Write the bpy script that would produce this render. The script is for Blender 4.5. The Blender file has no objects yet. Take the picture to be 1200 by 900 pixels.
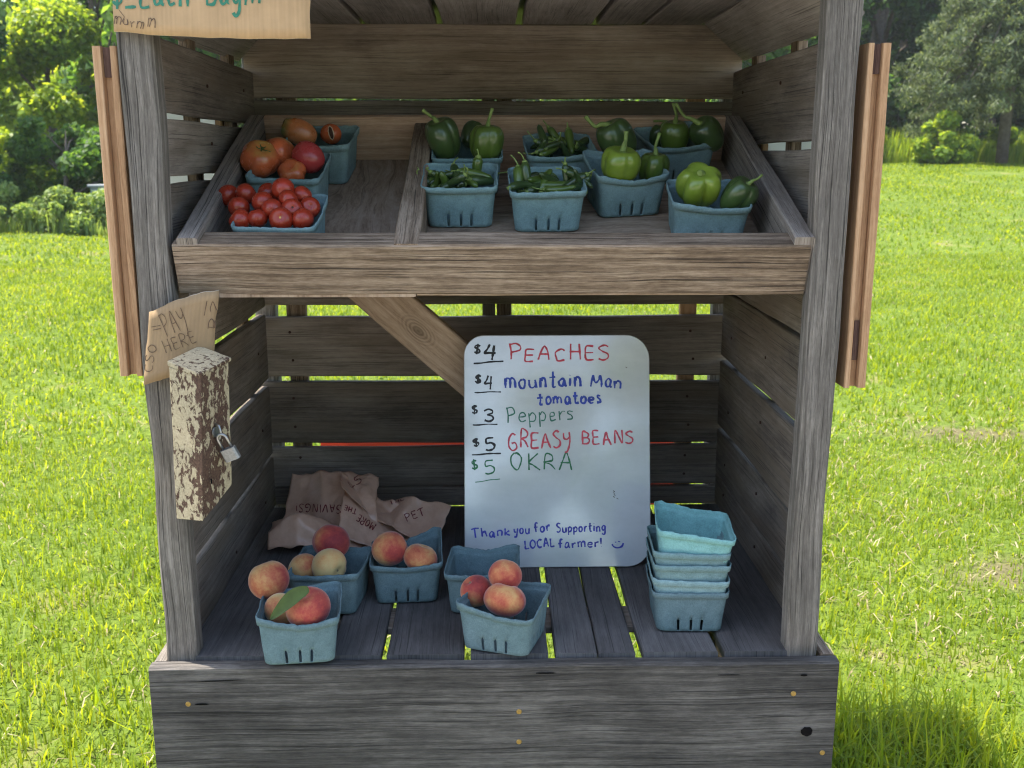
import bpy, math, random
import numpy as np
from mathutils import Vector, Matrix, Quaternion, noise
from mathutils.bvhtree import BVHTree
R = math.radians
S = bpy.context.scene
COL = S.collection
rng = np.random.default_rng(7)
random.seed(7)

# ------------------------------------------------------------------ camera, sky, sun, exposure
CAM_H, PITCH, YAW, FPX = 1.5, R(12.7), R(1.2), 1200.0
cd = bpy.data.cameras.new('camera'); cam = bpy.data.objects.new('camera', cd); COL.objects.link(cam)
cd.sensor_width = 36; cd.lens = 36.0; cd.clip_start = 0.02; cd.clip_end = 1000
cam.location = (0, 0, CAM_H); cam.rotation_euler = (math.pi/2 - PITCH, 0, -YAW)
S.camera = cam
cd.dof.use_dof = True; cd.dof.focus_distance = 1.85; cd.dof.aperture_fstop = 9.5

SUN_TO = Vector((-0.60, 0.20, 1.70)).normalized()
sun_el = math.asin(SUN_TO.z); sun_az = math.atan2(SUN_TO.x, SUN_TO.y)
w = bpy.data.worlds.new('World'); S.world = w; w.use_nodes = True
wn = w.node_tree.nodes; wl = w.node_tree.links
bg = wn['Background']; sky = wn.new('ShaderNodeTexSky'); sky.sky_type = 'NISHITA'; sky.sun_disc = False
sky.sun_elevation = sun_el; sky.sun_rotation = sun_az; sky.air_density = 1.2; sky.dust_density = 2.0; sky.ozone_density = 1.0
wl.new(sky.outputs[0], bg.inputs[0]); bg.inputs[1].default_value = 0.15
sd = bpy.data.lights.new('sun', 'SUN'); sd.energy = 4.0; sd.angle = R(0.53); sd.color = (1, .93, .82)
so = bpy.data.objects.new('sun', sd); COL.objects.link(so); so.rotation_mode = 'QUATERNION'
so.rotation_quaternion = (-SUN_TO).to_track_quat('-Z', 'Y')
S.view_settings.view_transform = 'Standard'; S.view_settings.look = 'None'
S.view_settings.gamma = 1; S.view_settings.exposure = 1.70
S.cycles.use_denoising = True; S.cycles.pixel_filter_type = 'BLACKMAN_HARRIS'; S.cycles.filter_width = 1.15
S.cycles.max_bounces = 10; S.cycles.diffuse_bounces = 5; S.cycles.transparent_max_bounces = 8
S.cycles.caustics_reflective = False; S.cycles.caustics_refractive = False

# photograph pixel (1200x900) -> point in the place
FW = Vector((math.sin(YAW)*math.cos(PITCH), math.cos(YAW)*math.cos(PITCH), -math.sin(PITCH)))
RT = Vector((math.cos(YAW), -math.sin(YAW), 0)); UP = RT.cross(FW)
EYE = Vector((0, 0, CAM_H))
def ray(x, y): return FW + RT*((x-600)/FPX) - UP*((y-450)/FPX)
def at_y(x, y, Y): r = ray(x, y); return EYE + r*(Y/r.y)
def at_z(x, y, Z): r = ray(x, y); return EYE + r*((Z-CAM_H)/r.z)
def at_plane(x, y, p0, n): r = ray(x, y); return EYE + r*((p0-EYE).dot(n)/r.dot(n))

# ------------------------------------------------------------------ object helpers
def link(o, parent=None):
    COL.objects.link(o)
    if parent: o.parent = parent
    return o
def empty(name, loc=(0, 0, 0), parent=None):
    o = bpy.data.objects.new(name, None); o.empty_display_size = .05; o.location = loc
    return link(o, parent)
def tag(o, label=None, cat=None, group=None, kind=None):
    if label: o['label'] = label
    if cat: o['category'] = cat
    if group: o['group'] = group
    if kind: o['kind'] = kind
    return o
def mesh(name, verts, faces, mat=None, parent=None, uvs=None, smooth=False, attr=None):
    me = bpy.data.meshes.new(name); me.from_pydata([tuple(v) for v in verts], [], faces)
    if uvs is not None:
        ul = me.uv_layers.new(name='UVMap'); ul.data.foreach_set('uv', np.asarray(uvs, dtype=np.float32).ravel())
    if smooth: me.polygons.foreach_set('use_smooth', [True]*len(me.polygons))
    if attr is not None:
        for k, (vals) in attr.items():
            a = me.attributes.new(k, 'FLOAT', 'POINT'); a.data.foreach_set('value', np.asarray(vals, dtype=np.float32))
    if mat:
        for m in (mat if isinstance(mat, (list, tuple)) else [mat]): me.materials.append(m)
    me.update()
    return link(bpy.data.objects.new(name, me), parent)
def np_mesh(name, V, F, mat, parent=None, smooth=False):
    """V (n,3), F list of (m,k) arrays."""
    me = bpy.data.meshes.new(name)
    me.vertices.add(len(V)); me.vertices.foreach_set('co', np.asarray(V, np.float32).ravel())
    loops = np.concatenate([f.ravel() for f in F]).astype(np.int32)
    cnt = np.concatenate([np.full(len(f), f.shape[1], np.int32) for f in F])
    me.loops.add(len(loops)); me.loops.foreach_set('vertex_index', loops)
    me.polygons.add(len(cnt)); st = np.concatenate([[0], np.cumsum(cnt)[:-1]]).astype(np.int32)
    me.polygons.foreach_set('loop_start', st)
    try: me.polygons.foreach_set('loop_total', cnt)
    except Exception: pass
    if smooth: me.polygons.foreach_set('use_smooth', np.ones(len(cnt), bool))
    me.materials.append(mat); me.update(calc_edges=True); me.validate()
    return link(bpy.data.objects.new(name, me), parent)

class MB:
    """collects planks, boxes and tubes for ONE mesh object (u runs along each board's length)."""
    def __init__(s): s.v = []; s.f = []; s.uv = []; s.sm = []
    def plank(s, a, b, wv, tv, jit=.0012, bev=.0025, nseg=None, end_jit=0.0, uv0=None):
        a, b, wv, tv = map(Vector, (a, b, wv, tv)); L = (b-a).length; d = (b-a)/L
        n = nseg or max(2, int(L/.06)); W, T = wv.length, tv.length; wu, tu = wv/W, tv/T
        bev = min(bev, T*.3, W*.3); hw, ht = W/2, T/2
        cs = [(-hw+bev, -ht), (hw-bev, -ht), (hw, -ht+bev), (hw, ht-bev), (hw-bev, ht), (-hw+bev, ht), (-hw, ht-bev), (-hw, -ht+bev)]
        vo = [cs[0][0], cs[1][0], hw, hw+T*.8, hw+T, -hw+bev+W+T*1.2+bev, 0, 0]
        # across-grain coordinate: wide faces use the width, edges run on past it
        per = [0]
        for k in range(8):
            p, q = cs[k], cs[(k+1) % 8]; per.append(per[-1]+math.hypot(p[0]-q[0], p[1]-q[1]))
        u0, v0 = random.uniform(0, 50), random.uniform(0, 50); sd_ = random.uniform(0, 100)
        if uv0: u0, v0 = uv0
        base = len(s.v); e1 = random.uniform(-end_jit, end_jit)
        for i in range(n+1):
            t = i/n; c = a+(b-a)*t
            for k, (x, y) in enumerate(cs):
                j = noise.noise(Vector((t*L*9+sd_, k//2*3.1, sd_)))*jit if jit else 0
                jx = noise.noise(Vector((t*L*5+sd_, (1 if x > 0 else -1)*2.3, sd_+9)))*jit*2 if jit else 0
                ex = 0
                if end_jit and i in (0, n): ex = noise.noise(Vector((x*30, sd_, i)))*end_jit
                s.v.append(c+wu*(x+jx)+tu*(y+j)+d*ex)
        for i in range(n):
            for k in range(8):
                k2 = (k+1) % 8
                s.f.append((base+i*8+k, base+i*8+k2, base+(i+1)*8+k2, base+(i+1)*8+k))
                ua, ub = u0+L*i/n, u0+L*(i+1)/n
                va, vb = v0+per[k], v0+per[k+1]
                s.uv += [(ua, va), (ua, vb), (ub, vb), (ub, va)]; s.sm.append(False)
        s.f.append(tuple(base+k for k in range(7, -1, -1))); s.uv += [(u0+cs[k][1]*.2, v0+cs[k][0]) for k in range(7, -1, -1)]
        s.f.append(tuple(base+n*8+k for k in range(8))); s.uv += [(u0+cs[k][1]*.2, v0+cs[k][0]) for k in range(8)]
        return s
    def box(s, x0, x1, y0, y1, z0, z1, **k):
        dx, dy, dz = x1-x0, y1-y0, z1-z0; cx, cy, cz = (x0+x1)/2, (y0+y1)/2, (z0+z1)/2
        m = max(dx, dy, dz)
        if m == dx: w_, t_ = ((0, dy, 0), (0, 0, dz)) if dy > dz else ((0, 0, dz), (0, dy, 0)); a, b = (x0, cy, cz), (x1, cy, cz)
        elif m == dy: w_, t_ = ((dx, 0, 0), (0, 0, dz)) if dx > dz else ((0, 0, dz), (dx, 0, 0)); a, b = (cx, y0, cz), (cx, y1, cz)
        else: w_, t_ = ((dx, 0, 0), (0, dy, 0)) if dx > dy else ((0, dy, 0), (dx, 0, 0)); a, b = (cx, cy, z0), (cx, cy, z1)
        return s.plank(a, b, w_, t_, **k)
    def tube(s, pts, rad, n=10, caps=True, smooth=True):
        pts = [Vector(p) for p in pts]; m = len(pts); base = len(s.v)
        if not isinstance(rad, (list, tuple)): rad = [rad]*m
        up = None
        for i, p in enumerate(pts):
            t = (pts[min(i+1, m-1)]-pts[max(i-1, 0)]).normalized()
            if up is None:
                up = t.orthogonal().normalized()
            up = (up-t*up.dot(t)).normalized(); q = t.cross(up)
            for k in range(n):
                an = 2*math.pi*k/n; s.v.append(p+(up*math.cos(an)+q*math.sin(an))*rad[i])
        for i in range(m-1):
            for k in range(n):
                k2 = (k+1) % n
                s.f.append((base+i*n+k, base+i*n+k2, base+(i+1)*n+k2, base+(i+1)*n+k))
                s.uv += [(i*.1, k/n), (i*.1, (k+1)/n), (i*.1+.1, (k+1)/n), (i*.1+.1, k/n)]; s.sm.append(smooth)
        if caps:
            s.f.append(tuple(base+k for k in range(n-1, -1, -1))); s.uv += [(0, 0)]*n; s.sm.append(False)
            s.f.append(tuple(base+(m-1)*n+k for k in range(n))); s.uv += [(0, 0)]*n; s.sm.append(False)
        return s
    def build(s, name, mat, parent=None):
        o = mesh(name, s.v, s.f, mat, parent, s.uv)
        if any(s.sm):
            sm = s.sm+[False]*(len(s.f)-len(s.sm))
            o.data.polygons.foreach_set('use_smooth', sm)
        return o

# ------------------------------------------------------------------ materials
class NT:
    def __init__(s, name):
        s.m = bpy.data.materials.new(name); s.m.use_nodes = True; s.t = s.m.node_tree
        s.b = s.t.nodes['Principled BSDF']; s.out = s.t.nodes['Material Output']
    def n(s, typ, **kw):
        nd = s.t.nodes.new(typ)
        for k, v in kw.items(): setattr(nd, k, v)
        return nd
    def l(s, a, b): s.t.links.new(a, b)
    def val(s, sock, v):
        if isinstance(v, (int, float, tuple, list)): sock.default_value = v
        else: s.l(v, sock)
    def math(s, op, a, b=0.0, c=None, clamp=False):
        nd = s.n('ShaderNodeMath', operation=op, use_clamp=clamp); s.val(nd.inputs[0], a); s.val(nd.inputs[1], b)
        if c is not None: s.val(nd.inputs[2], c)
        return nd.outputs[0]
    def comb(s, x, y, z):
        nd = s.n('ShaderNodeCombineXYZ'); s.val(nd.inputs[0], x); s.val(nd.inputs[1], y); s.val(nd.inputs[2], z); return nd.outputs[0]
    def noise(s, vec, scale=5, detail=4, rough=.5, dist=0):
        nd = s.n('ShaderNodeTexNoise'); s.val(nd.inputs['Vector'], vec); nd.inputs['Scale'].default_value = scale
        nd.inputs['Detail'].default_value = detail; nd.inputs['Roughness'].default_value = rough; nd.inputs['Distortion'].default_value = dist
        return nd.outputs[0]
    def ramp(s, fac, stops, interp='LINEAR'):
        nd = s.n('ShaderNodeValToRGB'); s.val(nd.inputs[0], fac); cr = nd.color_ramp; cr.interpolation = interp
        while len(cr.elements) < len(stops): cr.elements.new(.5)
        for e, (p, c) in zip(cr.elements, stops):
            e.position = p; e.color = (*c, 1) if len(c) == 3 else c
        return nd.outputs[0]
    def mix(s, fac, a, b, mode='MIX'):
        nd = s.n('ShaderNodeMix', data_type='RGBA', blend_type=mode, clamp_factor=True)
        s.val(nd.inputs[0], fac)
        for i, v in ((6, a), (7, b)):
            s.val(nd.inputs[i], (*v, 1) if isinstance(v, tuple) and len(v) == 3 else v)
        return nd.outputs[2]
    def mapr(s, v, a, b, c, d):
        nd = s.n('ShaderNodeMapRange'); s.val(nd.inputs[0], v)
        for i, x in enumerate((a, b, c, d)): nd.inputs[i+1].default_value = x
        return nd.outputs[0]
    def bump(s, h, strength=.4, dist=.002):
        nd = s.n('ShaderNodeBump'); nd.inputs['Strength'].default_value = strength; nd.inputs['Distance'].default_value = dist
        s.val(nd.inputs['Height'], h); s.l(nd.outputs[0], s.b.inputs['Normal']); return nd
    def done(s, col=None, rough=None, spec=None):
        if col is not None: s.val(s.b.inputs['Base Color'], (*col, 1) if isinstance(col, tuple) and len(col) == 3 else col)
        if rough is not None: s.val(s.b.inputs['Roughness'], rough)
        if spec is not None: s.b.inputs['Specular IOR Level'].default_value = spec
        return s.m
    def obj(s): return s.n('ShaderNodeTexCoord').outputs['Object']
    def isl(s): return s.n('ShaderNodeNewGeometry').outputs['Random Per Island']

def wood(name, dark, mid, light, knots=.5, var=.35, grain=1.0, bump=.5, crack=1.0, stain=.5, rough=.88, tint=None, swirl=.02, knot=None, con=1.0):
    t = NT(name); uv = t.n('ShaderNodeTexCoord').outputs['UV']; sp = t.n('ShaderNodeSeparateXYZ'); t.l(uv, sp.inputs[0])
    u, v = sp.outputs[0], sp.outputs[1]; r = t.isl(); rz = t.math('MULTIPLY', r, 91.7)
    # knots: sparse cells that bend the grain round them
    vo = t.n('ShaderNodeTexVoronoi', voronoi_dimensions='3D'); t.l(t.comb(t.math('MULTIPLY', u, 2.3), t.math('MULTIPLY', v, 6.0), rz), vo.inputs['Vector'])
    vo.inputs['Scale'].default_value = 1.0
    kd = vo.outputs["Distance"]
    sepc = t.n('ShaderNodeSeparateColor'); t.l(vo.outputs['Color'], sepc.inputs[0])
    gate = t.math('GREATER_THAN', sepc.outputs[0], 1-knots)
    kin = t.math('MULTIPLY', gate, t.mapr(kd, .04, .34, 1, 0), clamp=True)
    warp = t.noise(t.comb(t.math('MULTIPLY', u, 2.2), t.math('MULTIPLY', v, 7), rz), 1, 3, .5)
    v2 = t.math('ADD', v, t.math('MULTIPLY', t.math('SUBTRACT', warp, .5), swirl))
    v2 = t.math('ADD', v2, t.math('MULTIPLY', kin, .012))
    fine = t.noise(t.comb(t.math('MULTIPLY', u, 45), t.math('MULTIPLY', v2, 800*grain), rz), 1, 6, .72)
    mid_ = t.noise(t.comb(t.math('MULTIPLY', u, 11), t.math('MULTIPLY', v2, 430*grain), rz), 1, 5, .68)
    long_ = t.noise(t.comb(t.math('MULTIPLY', u, 3.0), t.math('MULTIPLY', v2, 95*grain), t.math('ADD', rz, 3)), 1, 3, .55)
    ringv = t.math('SINE', t.math('ADD', t.math('MULTIPLY', v2, 420*min(1, grain*2)), t.math('MULTIPLY', long_, 9)))
    blot = t.noise(t.comb(t.math('MULTIPLY', u, 5), t.math('MULTIPLY', v, 14), rz), 1, 5, .6)
    speck = t.noise(t.comb(t.math('MULTIPLY', u, 55), t.math('MULTIPLY', v, 150), rz), 1, 4, .7)
    g = t.math('ADD', t.math('MULTIPLY', fine, .36), t.math('MULTIPLY', mid_, .34))
    g = t.math('ADD', g, t.math('MULTIPLY', long_, .14)); g = t.math('ADD', g, t.math('MULTIPLY', speck, .16))
    g = t.math('ADD', g, t.math('MULTIPLY', ringv, .035))
    g = t.math('ADD', t.math('MULTIPLY', t.math('SUBTRACT', g, .5), con), .5)
    g = t.math('ADD', g, t.math('MULTIPLY', t.math('SUBTRACT', blot, .5), .62*stain))
    g = t.math('ADD', g, t.math('MULTIPLY', t.math('SUBTRACT', r, .5), var*.55))
    col = t.ramp(g, [(.34, dark), (.50, mid), (.66, light)])
    if tint:
        col = t.mix(t.mapr(t.noise(t.comb(t.math('MULTIPLY', u, 3), t.math('MULTIPLY', v, 20), t.math('ADD', rz, 5)), 1, 3), .45, .68, 0, .8), col, tint)
    ck = t.noise(t.comb(t.math('MULTIPLY', u, 3.5), t.math('MULTIPLY', v2, 430*grain), t.math('ADD', rz, 17)), 1, 3, .55)
    ckm = t.mapr(ck, .60, .65, 0, crack*.8); 
    col = t.mix(ckm, col, tuple(c*.28 for c in dark))
    ck2 = t.noise(t.comb(t.math('MULTIPLY', u, 10), t.math('MULTIPLY', v2, 700*grain), t.math('ADD', rz, 29)), 1, 4, .6)
    col = t.mix(t.mapr(ck2, .60, .66, 0, crack*.7), col, tuple(c*.4 for c in dark))
    core = t.math('MULTIPLY', gate, t.mapr(kd, .03, .10, 1, 0), clamp=True)
    col = t.mix(t.math('MULTIPLY', core, .85), col, tuple(c*.45 for c in dark))
    if knot:
        du = t.math('MULTIPLY', t.math('SUBTRACT', u, knot[0]), .5); dv = t.math('SUBTRACT', v, knot[1])
        dd = t.math('ADD', t.math('SQRT', t.math('ADD', t.math('MULTIPLY', du, du), t.math('MULTIPLY', dv, dv))), t.math('MULTIPLY', t.math('SUBTRACT', warp, .5), .008))
        rg_ = t.math('MULTIPLY', t.math('ADD', t.math('SINE', t.math('ADD', t.math('MULTIPLY', dd, 1250), t.math('MULTIPLY', warp, 9))), 1.0), .5)
        col = t.mix(t.mapr(dd, .012, .030, .5, 0), col, t.mix(rg_, tuple(c*.55 for c in dark), mid))
        col = t.mix(t.mapr(dd, .003, .010, .5, 0), col, tuple(c*.5 for c in dark))
    h = t.math('SUBTRACT', t.math('ADD', t.math('MULTIPLY', fine, .6), t.math('MULTIPLY', mid_, .6)), t.math('MULTIPLY', ckm, .8))
    t.bump(h, bump, .003)
    return t.done(col, rough, .25)

M = {}
BR_D = Vector((.232, 0, -.208)).normalized(); BR_C = Vector((-.135, 2.135, 1.125)); BR_A = BR_C+BR_D*((-.49-BR_C.x)/BR_D.x); BR_B = BR_C+BR_D*((.215-BR_C.x)/BR_D.x)
KU = (at_y(492, 386, 2.117)-BR_A).dot(BR_D)
M['grey'] = wood('weathered grey wood', (0.085, 0.075, 0.064), (0.17, 0.15, 0.13), (0.31, 0.28, 0.245), knots=.25)
M['grey_light'] = wood('silvered post wood', (0.062, 0.053, 0.044), (0.143, 0.125, 0.105), (0.3, 0.266, 0.227), knots=.15, var=.2, con=.85)
M['grey_dark'] = wood('dark weathered wood', (0.085, 0.07, 0.056), (0.2, 0.168, 0.136), (0.35, 0.3, 0.25), knots=.3, tint=(.16, .125, .09), stain=.75, con=.62, crack=.7, bump=.35)
M['roof_wood'] = wood('roof boards', (.13, .115, .098), (.26, .232, .20), (.41, .37, .325), knots=.3, stain=.7, con=.55, crack=.6, bump=.3)  # lightened boards: a brighter upper interior put into the colour
M['top_board'] = wood('brown back board', (.12, .09, .066), (.27, .215, .165), (.43, .36, .29), knots=.4, stain=.9, tint=(.22, .165, .12), con=.6, crack=.6, bump=.35)  # brown, and lightened to brighten the upper interior in colour
M['floor'] = wood('shelf floor boards', (0.05, 0.047, 0.046), (0.098, 0.091, 0.088), (0.165, 0.155, 0.15), knots=.2, bump=.25, stain=.7, con=.55, crack=.7)
M['base'] = wood('base board', (0.028, 0.025, 0.022), (0.078, 0.07, 0.062), (0.175, 0.158, 0.14), knots=.25, stain=.8, bump=.7, crack=.75, con=.85)
M['brown_grey'] = wood('brown oak board', (0.058, 0.038, 0.024), (0.185, 0.13, 0.086), (0.37, 0.28, 0.2), knots=.2, stain=.7, bump=.7)
M['tray_side'] = wood('tray rim wood', (0.11, 0.09, 0.073), (0.22, 0.183, 0.152), (0.33, 0.285, 0.24), knots=.15, bump=.3)
M['tray_back'] = wood('reddish tray back', (0.29, 0.175, 0.115), (0.5, 0.325, 0.22), (0.64, 0.455, 0.33), knots=.1, crack=.4, bump=.25, stain=.4)
M['ply'] = wood('plywood', (0.15, 0.1, 0.068), (0.31, 0.225, 0.16), (0.44, 0.345, 0.265), knots=.7, grain=.22, bump=.2, crack=.4, swirl=.16)
M['brace'] = wood('pine brace', (0.2, 0.14, 0.092), (0.36, 0.265, 0.185), (0.47, 0.365, 0.27), knots=.6, grain=.5, bump=.2, crack=.15, stain=.4, knot=(KU, .044), swirl=.05)
M['shutter'] = wood('orange brown stained wood', (0.27, 0.145, 0.072), (0.44, 0.262, 0.14), (0.55, 0.36, 0.215), knots=.05, crack=.25, bump=.2, stain=.4)
M['shutter_dark'] = wood('dark joint wood', (.06, .03, .022), (.10, .055, .042), (.15, .09, .07), knots=0, crack=.5)
M['red'] = wood('red painted board', (.42, .05, .035), (.62, .09, .06), (.72, .16, .12), knots=0, crack=.2, bump=.15)

def simple(name, col, rough=.6, spec=.4, var=.12, scale=40, metal=0, bump=0):
    t = NT(name); nz = t.noise(t.obj(), scale, 4, .6)
    c = t.ramp(nz, [(.25, tuple(x*(1-var) for x in col)), (.75, tuple(min(1, x*(1+var)) for x in col))])
    if bump: t.bump(nz, bump, .001)
    t.b.inputs['Metallic'].default_value = metal
    return t.done(c, rough, spec)

def pulp(name, col):
    t = NT(name); o = t.obj(); a = t.noise(o, 55, 6, .7); b = t.noise(o, 420, 3, .6)
    f = t.math('ADD', t.math('MULTIPLY', a, .55), t.math('MULTIPLY', b, .45))
    c = t.ramp(f, [(.30, tuple(x*.68 for x in col)), (.5, col), (.72, tuple(min(1, x*1.25+.015) for x in col))])
    t.bump(t.math('ADD', t.math('MULTIPLY', a, 1.6), b), .5, .0016)
    return t.done(c, .92, .15)
M['pulp'] = pulp('teal paper pulp', (.118, .180, .194))  # darker for the floor baskets, dimming the lower shelf in colour
M['pulp_lit'] = pulp('lit teal paper pulp', (.185, .275, .283))  # lighter for the tray baskets: upper brightness put into the colour
M['pulp_pale'] = pulp('pale teal paper pulp', (.205, .312, .318))  # same tray brightening in colour; also used in the stack
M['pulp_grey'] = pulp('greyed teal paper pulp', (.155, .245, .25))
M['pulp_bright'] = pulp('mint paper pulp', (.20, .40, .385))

def peach_mat():
    t = NT('peach skin'); o = t.obj(); oi = t.n('ShaderNodeObjectInfo').outputs['Random']
    sp = t.n('ShaderNodeSeparateXYZ'); t.l(o, sp.inputs[0])
    off = t.n('ShaderNodeVectorMath', operation='ADD'); t.l(o, off.inputs[0]); t.l(t.comb(t.math('MULTIPLY', oi, 7), oi, 0), off.inputs[1])
    big = t.noise(off.outputs[0], 16, 3, .5); fine = t.noise(off.outputs[0], 130, 5, .7)
    at = t.n('ShaderNodeAttribute', attribute_type='OBJECT', attribute_name='blush')
    f = t.math('ADD', t.math('ADD', t.math('MULTIPLY', big, 1.2), t.math('MULTIPLY', fine, .42)), t.math('SUBTRACT', at.outputs['Fac'], .85))
    c = t.ramp(f, [(.18, (.56, .40, .17)), (.40, (.54, .29, .11)), (.55, (.46, .15, .065)), (.72, (.34, .05, .038)), (.9, (.19, .025, .03))])
    t.bump(fine, .15, .001); t.b.inputs['Sheen Weight'].default_value = .35; t.b.inputs['Sheen Roughness'].default_value = .4
    t.b.inputs['Subsurface Weight'].default_value = .08; t.b.inputs['Subsurface Radius'].default_value = (.01, .004, .002)
    return t.done(c, .7, .25)
M['peach'] = peach_mat()

def tomato_mat(name, base, shoulder, amount, spots=.0):
    t = NT(name); o = t.obj(); sp = t.n('ShaderNodeSeparateXYZ'); t.l(o, sp.inputs[0])
    oi = t.n('ShaderNodeObjectInfo').outputs['Random']
    off = t.n('ShaderNodeVectorMath', operation='ADD'); t.l(o, off.inputs[0]); t.l(t.comb(t.math('MULTIPLY', oi, 7), oi, 0), off.inputs[1])
    n1 = t.noise(off.outputs[0], 28, 4, .6); n2 = t.noise(off.outputs[0], 160, 3, .6)
    tops = t.math('ADD', t.mapr(sp.outputs[2], .005, .03, 0, 1), t.math('MULTIPLY', t.math('SUBTRACT', n1, .5), 1.6))
    c = t.mix(t.mapr(tops, .45, 1.1, 0, amount), t.ramp(t.math('ADD', t.math('MULTIPLY', n1, .7), t.math('MULTIPLY', n2, .3)), [(.3, tuple(x*.72 for x in base)), (.7, tuple(min(1, x*1.2) for x in base))]), shoulder)
    t.bump(n2, .04, .001)
    return t.done(c, t.mapr(n1, .3, .7, .20, .34), .5)
M['cherry'] = tomato_mat('cherry tomato skin', (.31, .030, .012), (.46, .13, .025), .45)
M['heirloom'] = tomato_mat('heirloom tomato skin', (.52, .115, .04), (.34, .25, .055), .9)
M['pinktom'] = tomato_mat('pink tomato skin', (.40, .045, .045), (.42, .10, .05), .4)
M['orangetom'] = tomato_mat('orange green tomato skin', (.50, .17, .06), (.16, .17, .045), 1.0)

def pepper_mat(name, a, b):
    t = NT(name); o = t.obj(); oi = t.n('ShaderNodeObjectInfo').outputs['Random']
    off = t.n('ShaderNodeVectorMath', operation='ADD'); t.l(o, off.inputs[0]); t.l(t.comb(t.math('MULTIPLY', oi, 9), oi, 0), off.inputs[1])
    n1 = t.noise(off.outputs[0], 22, 3, .5); n2 = t.noise(off.outputs[0], 120, 3, .5)
    c = t.ramp(t.math('ADD', t.math('MULTIPLY', n1, .8), t.math('MULTIPLY', n2, .2)), [(.3, a), (.7, b)])
    t.bump(t.noise(off.outputs[0], 45, 3), .3, .002); t.b.inputs['Coat Weight'].default_value = .25; t.b.inputs['Coat Roughness'].default_value = .12
    return t.done(c, .28, .5)
M['pepper_bright'] = pepper_mat('bright green pepper skin', (.125, .19, .018), (.235, .32, .04))
M['pepper_mid'] = pepper_mat('green pepper skin', (.055, .10, .016), (.11, .17, .028))
M['pepper_dark'] = pepper_mat('dark green pepper skin', (.032, .060, .019), (.060, .105, .028))
M['chili'] = pepper_mat('hot pepper skin', (.05, .095, .016), (.11, .17, .03))
M['chili_dark'] = pepper_mat('dark hot pepper skin', (.026, .052, .016), (.05, .09, .024))
M['stem'] = simple('pepper stem', (.20, .27, .075), .6, .3, .3, 60)
M['stem_brown'] = simple('dry stem', (.20, .16, .085), .7, .2, .3, 80)
M['calyx'] = simple('calyx green', (.06, .09, .02), .6, .3, .3, 60)
M['scar_yellow'] = simple('yellow stem scar', (.62, .42, .10), .5, .3, .2, 120)
M['scar_dark'] = simple('dark crack', (.05, .025, .018), .8, .2, .3, 200)
M['scar_pale'] = simple('pale scar lip', (.50, .36, .24), .7, .2, .3, 200)

def cardboard(name, col):
    t = NT(name); uv = t.n('ShaderNodeTexCoord').outputs['UV']; sp = t.n('ShaderNodeSeparateXYZ'); t.l(uv, sp.inputs[0])
    flute = t.math('SINE', t.math('MULTIPLY', sp.outputs[0], 1000)); nz = t.noise(uv, 18, 5, .6); st = t.noise(t.comb(t.math('MULTIPLY', sp.outputs[0], 180), t.math('MULTIPLY', sp.outputs[1], 9), 0), 1, 3)
    f = t.math('ADD', t.math('ADD', t.math('MULTIPLY', nz, .6), t.math('MULTIPLY', st, .4)), t.math('MULTIPLY', flute, .03))
    t.bump(flute, .05, .001)
    return t.done(t.ramp(f, [(.3, tuple(x*.8 for x in col)), (.7, tuple(x*1.12 for x in col))]), .85, .2)
M['card'] = cardboard('cardboard', (.46, .305, .165))
M['card_old'] = cardboard('weathered cardboard', (.30, .205, .115))
M['card_edge'] = simple('pale torn cardboard edge', (.62, .54, .43), .9, .1, .15, 200)

def whiteboard_mat():
    t = NT('whiteboard face'); o = t.obj(); n1 = t.noise(o, 5, 4, .6); n2 = t.noise(o, 60, 4, .7)
    n3 = t.noise(t.n('ShaderNodeMapping').outputs[0], 9, 4, .6)
    mp = [k for k in t.t.nodes if k.type == 'MAPPING'][0]; t.l(o, mp.inputs[0]); mp.inputs['Scale'].default_value = (1, 3.5, 3.5); mp.inputs['Rotation'].default_value = (0, .35, 0)
    c = t.ramp(t.math('ADD', t.math('ADD', t.math('MULTIPLY', n1, .35), t.math('MULTIPLY', n3, .4)), t.math('MULTIPLY', n2, .25)), [(.3, (.50, .525, .535)), (.65, (.60, .625, .635))])
    t.bump(t.noise(o, 160, 3), .06, .001)
    return t.done(c, t.mapr(n1, .3, .7, .10, .2), .6)
M['board'] = whiteboard_mat(); bb_ = M['board'].node_tree.nodes['Principled BSDF']; bb_.inputs['Coat Weight'].default_value = 1; bb_.inputs['Coat Roughness'].default_value = .07; bb_.inputs['Coat IOR'].default_value = 1.85
for k, c in dict(black=(.012, .012, .014), red=(.55, .06, .09), blue=(.025, .055, .36), green=(.03, .17, .105), dkgreen=(.02, .15, .06), brown=(.10, .055, .03), maroon=(.16, .018, .022), teal=(.03, .15, .10), violet=(.045, .05, .34)).items():
    M['ink_'+k] = simple('ink '+k, c, .45, .4, .35, 90)

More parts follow.
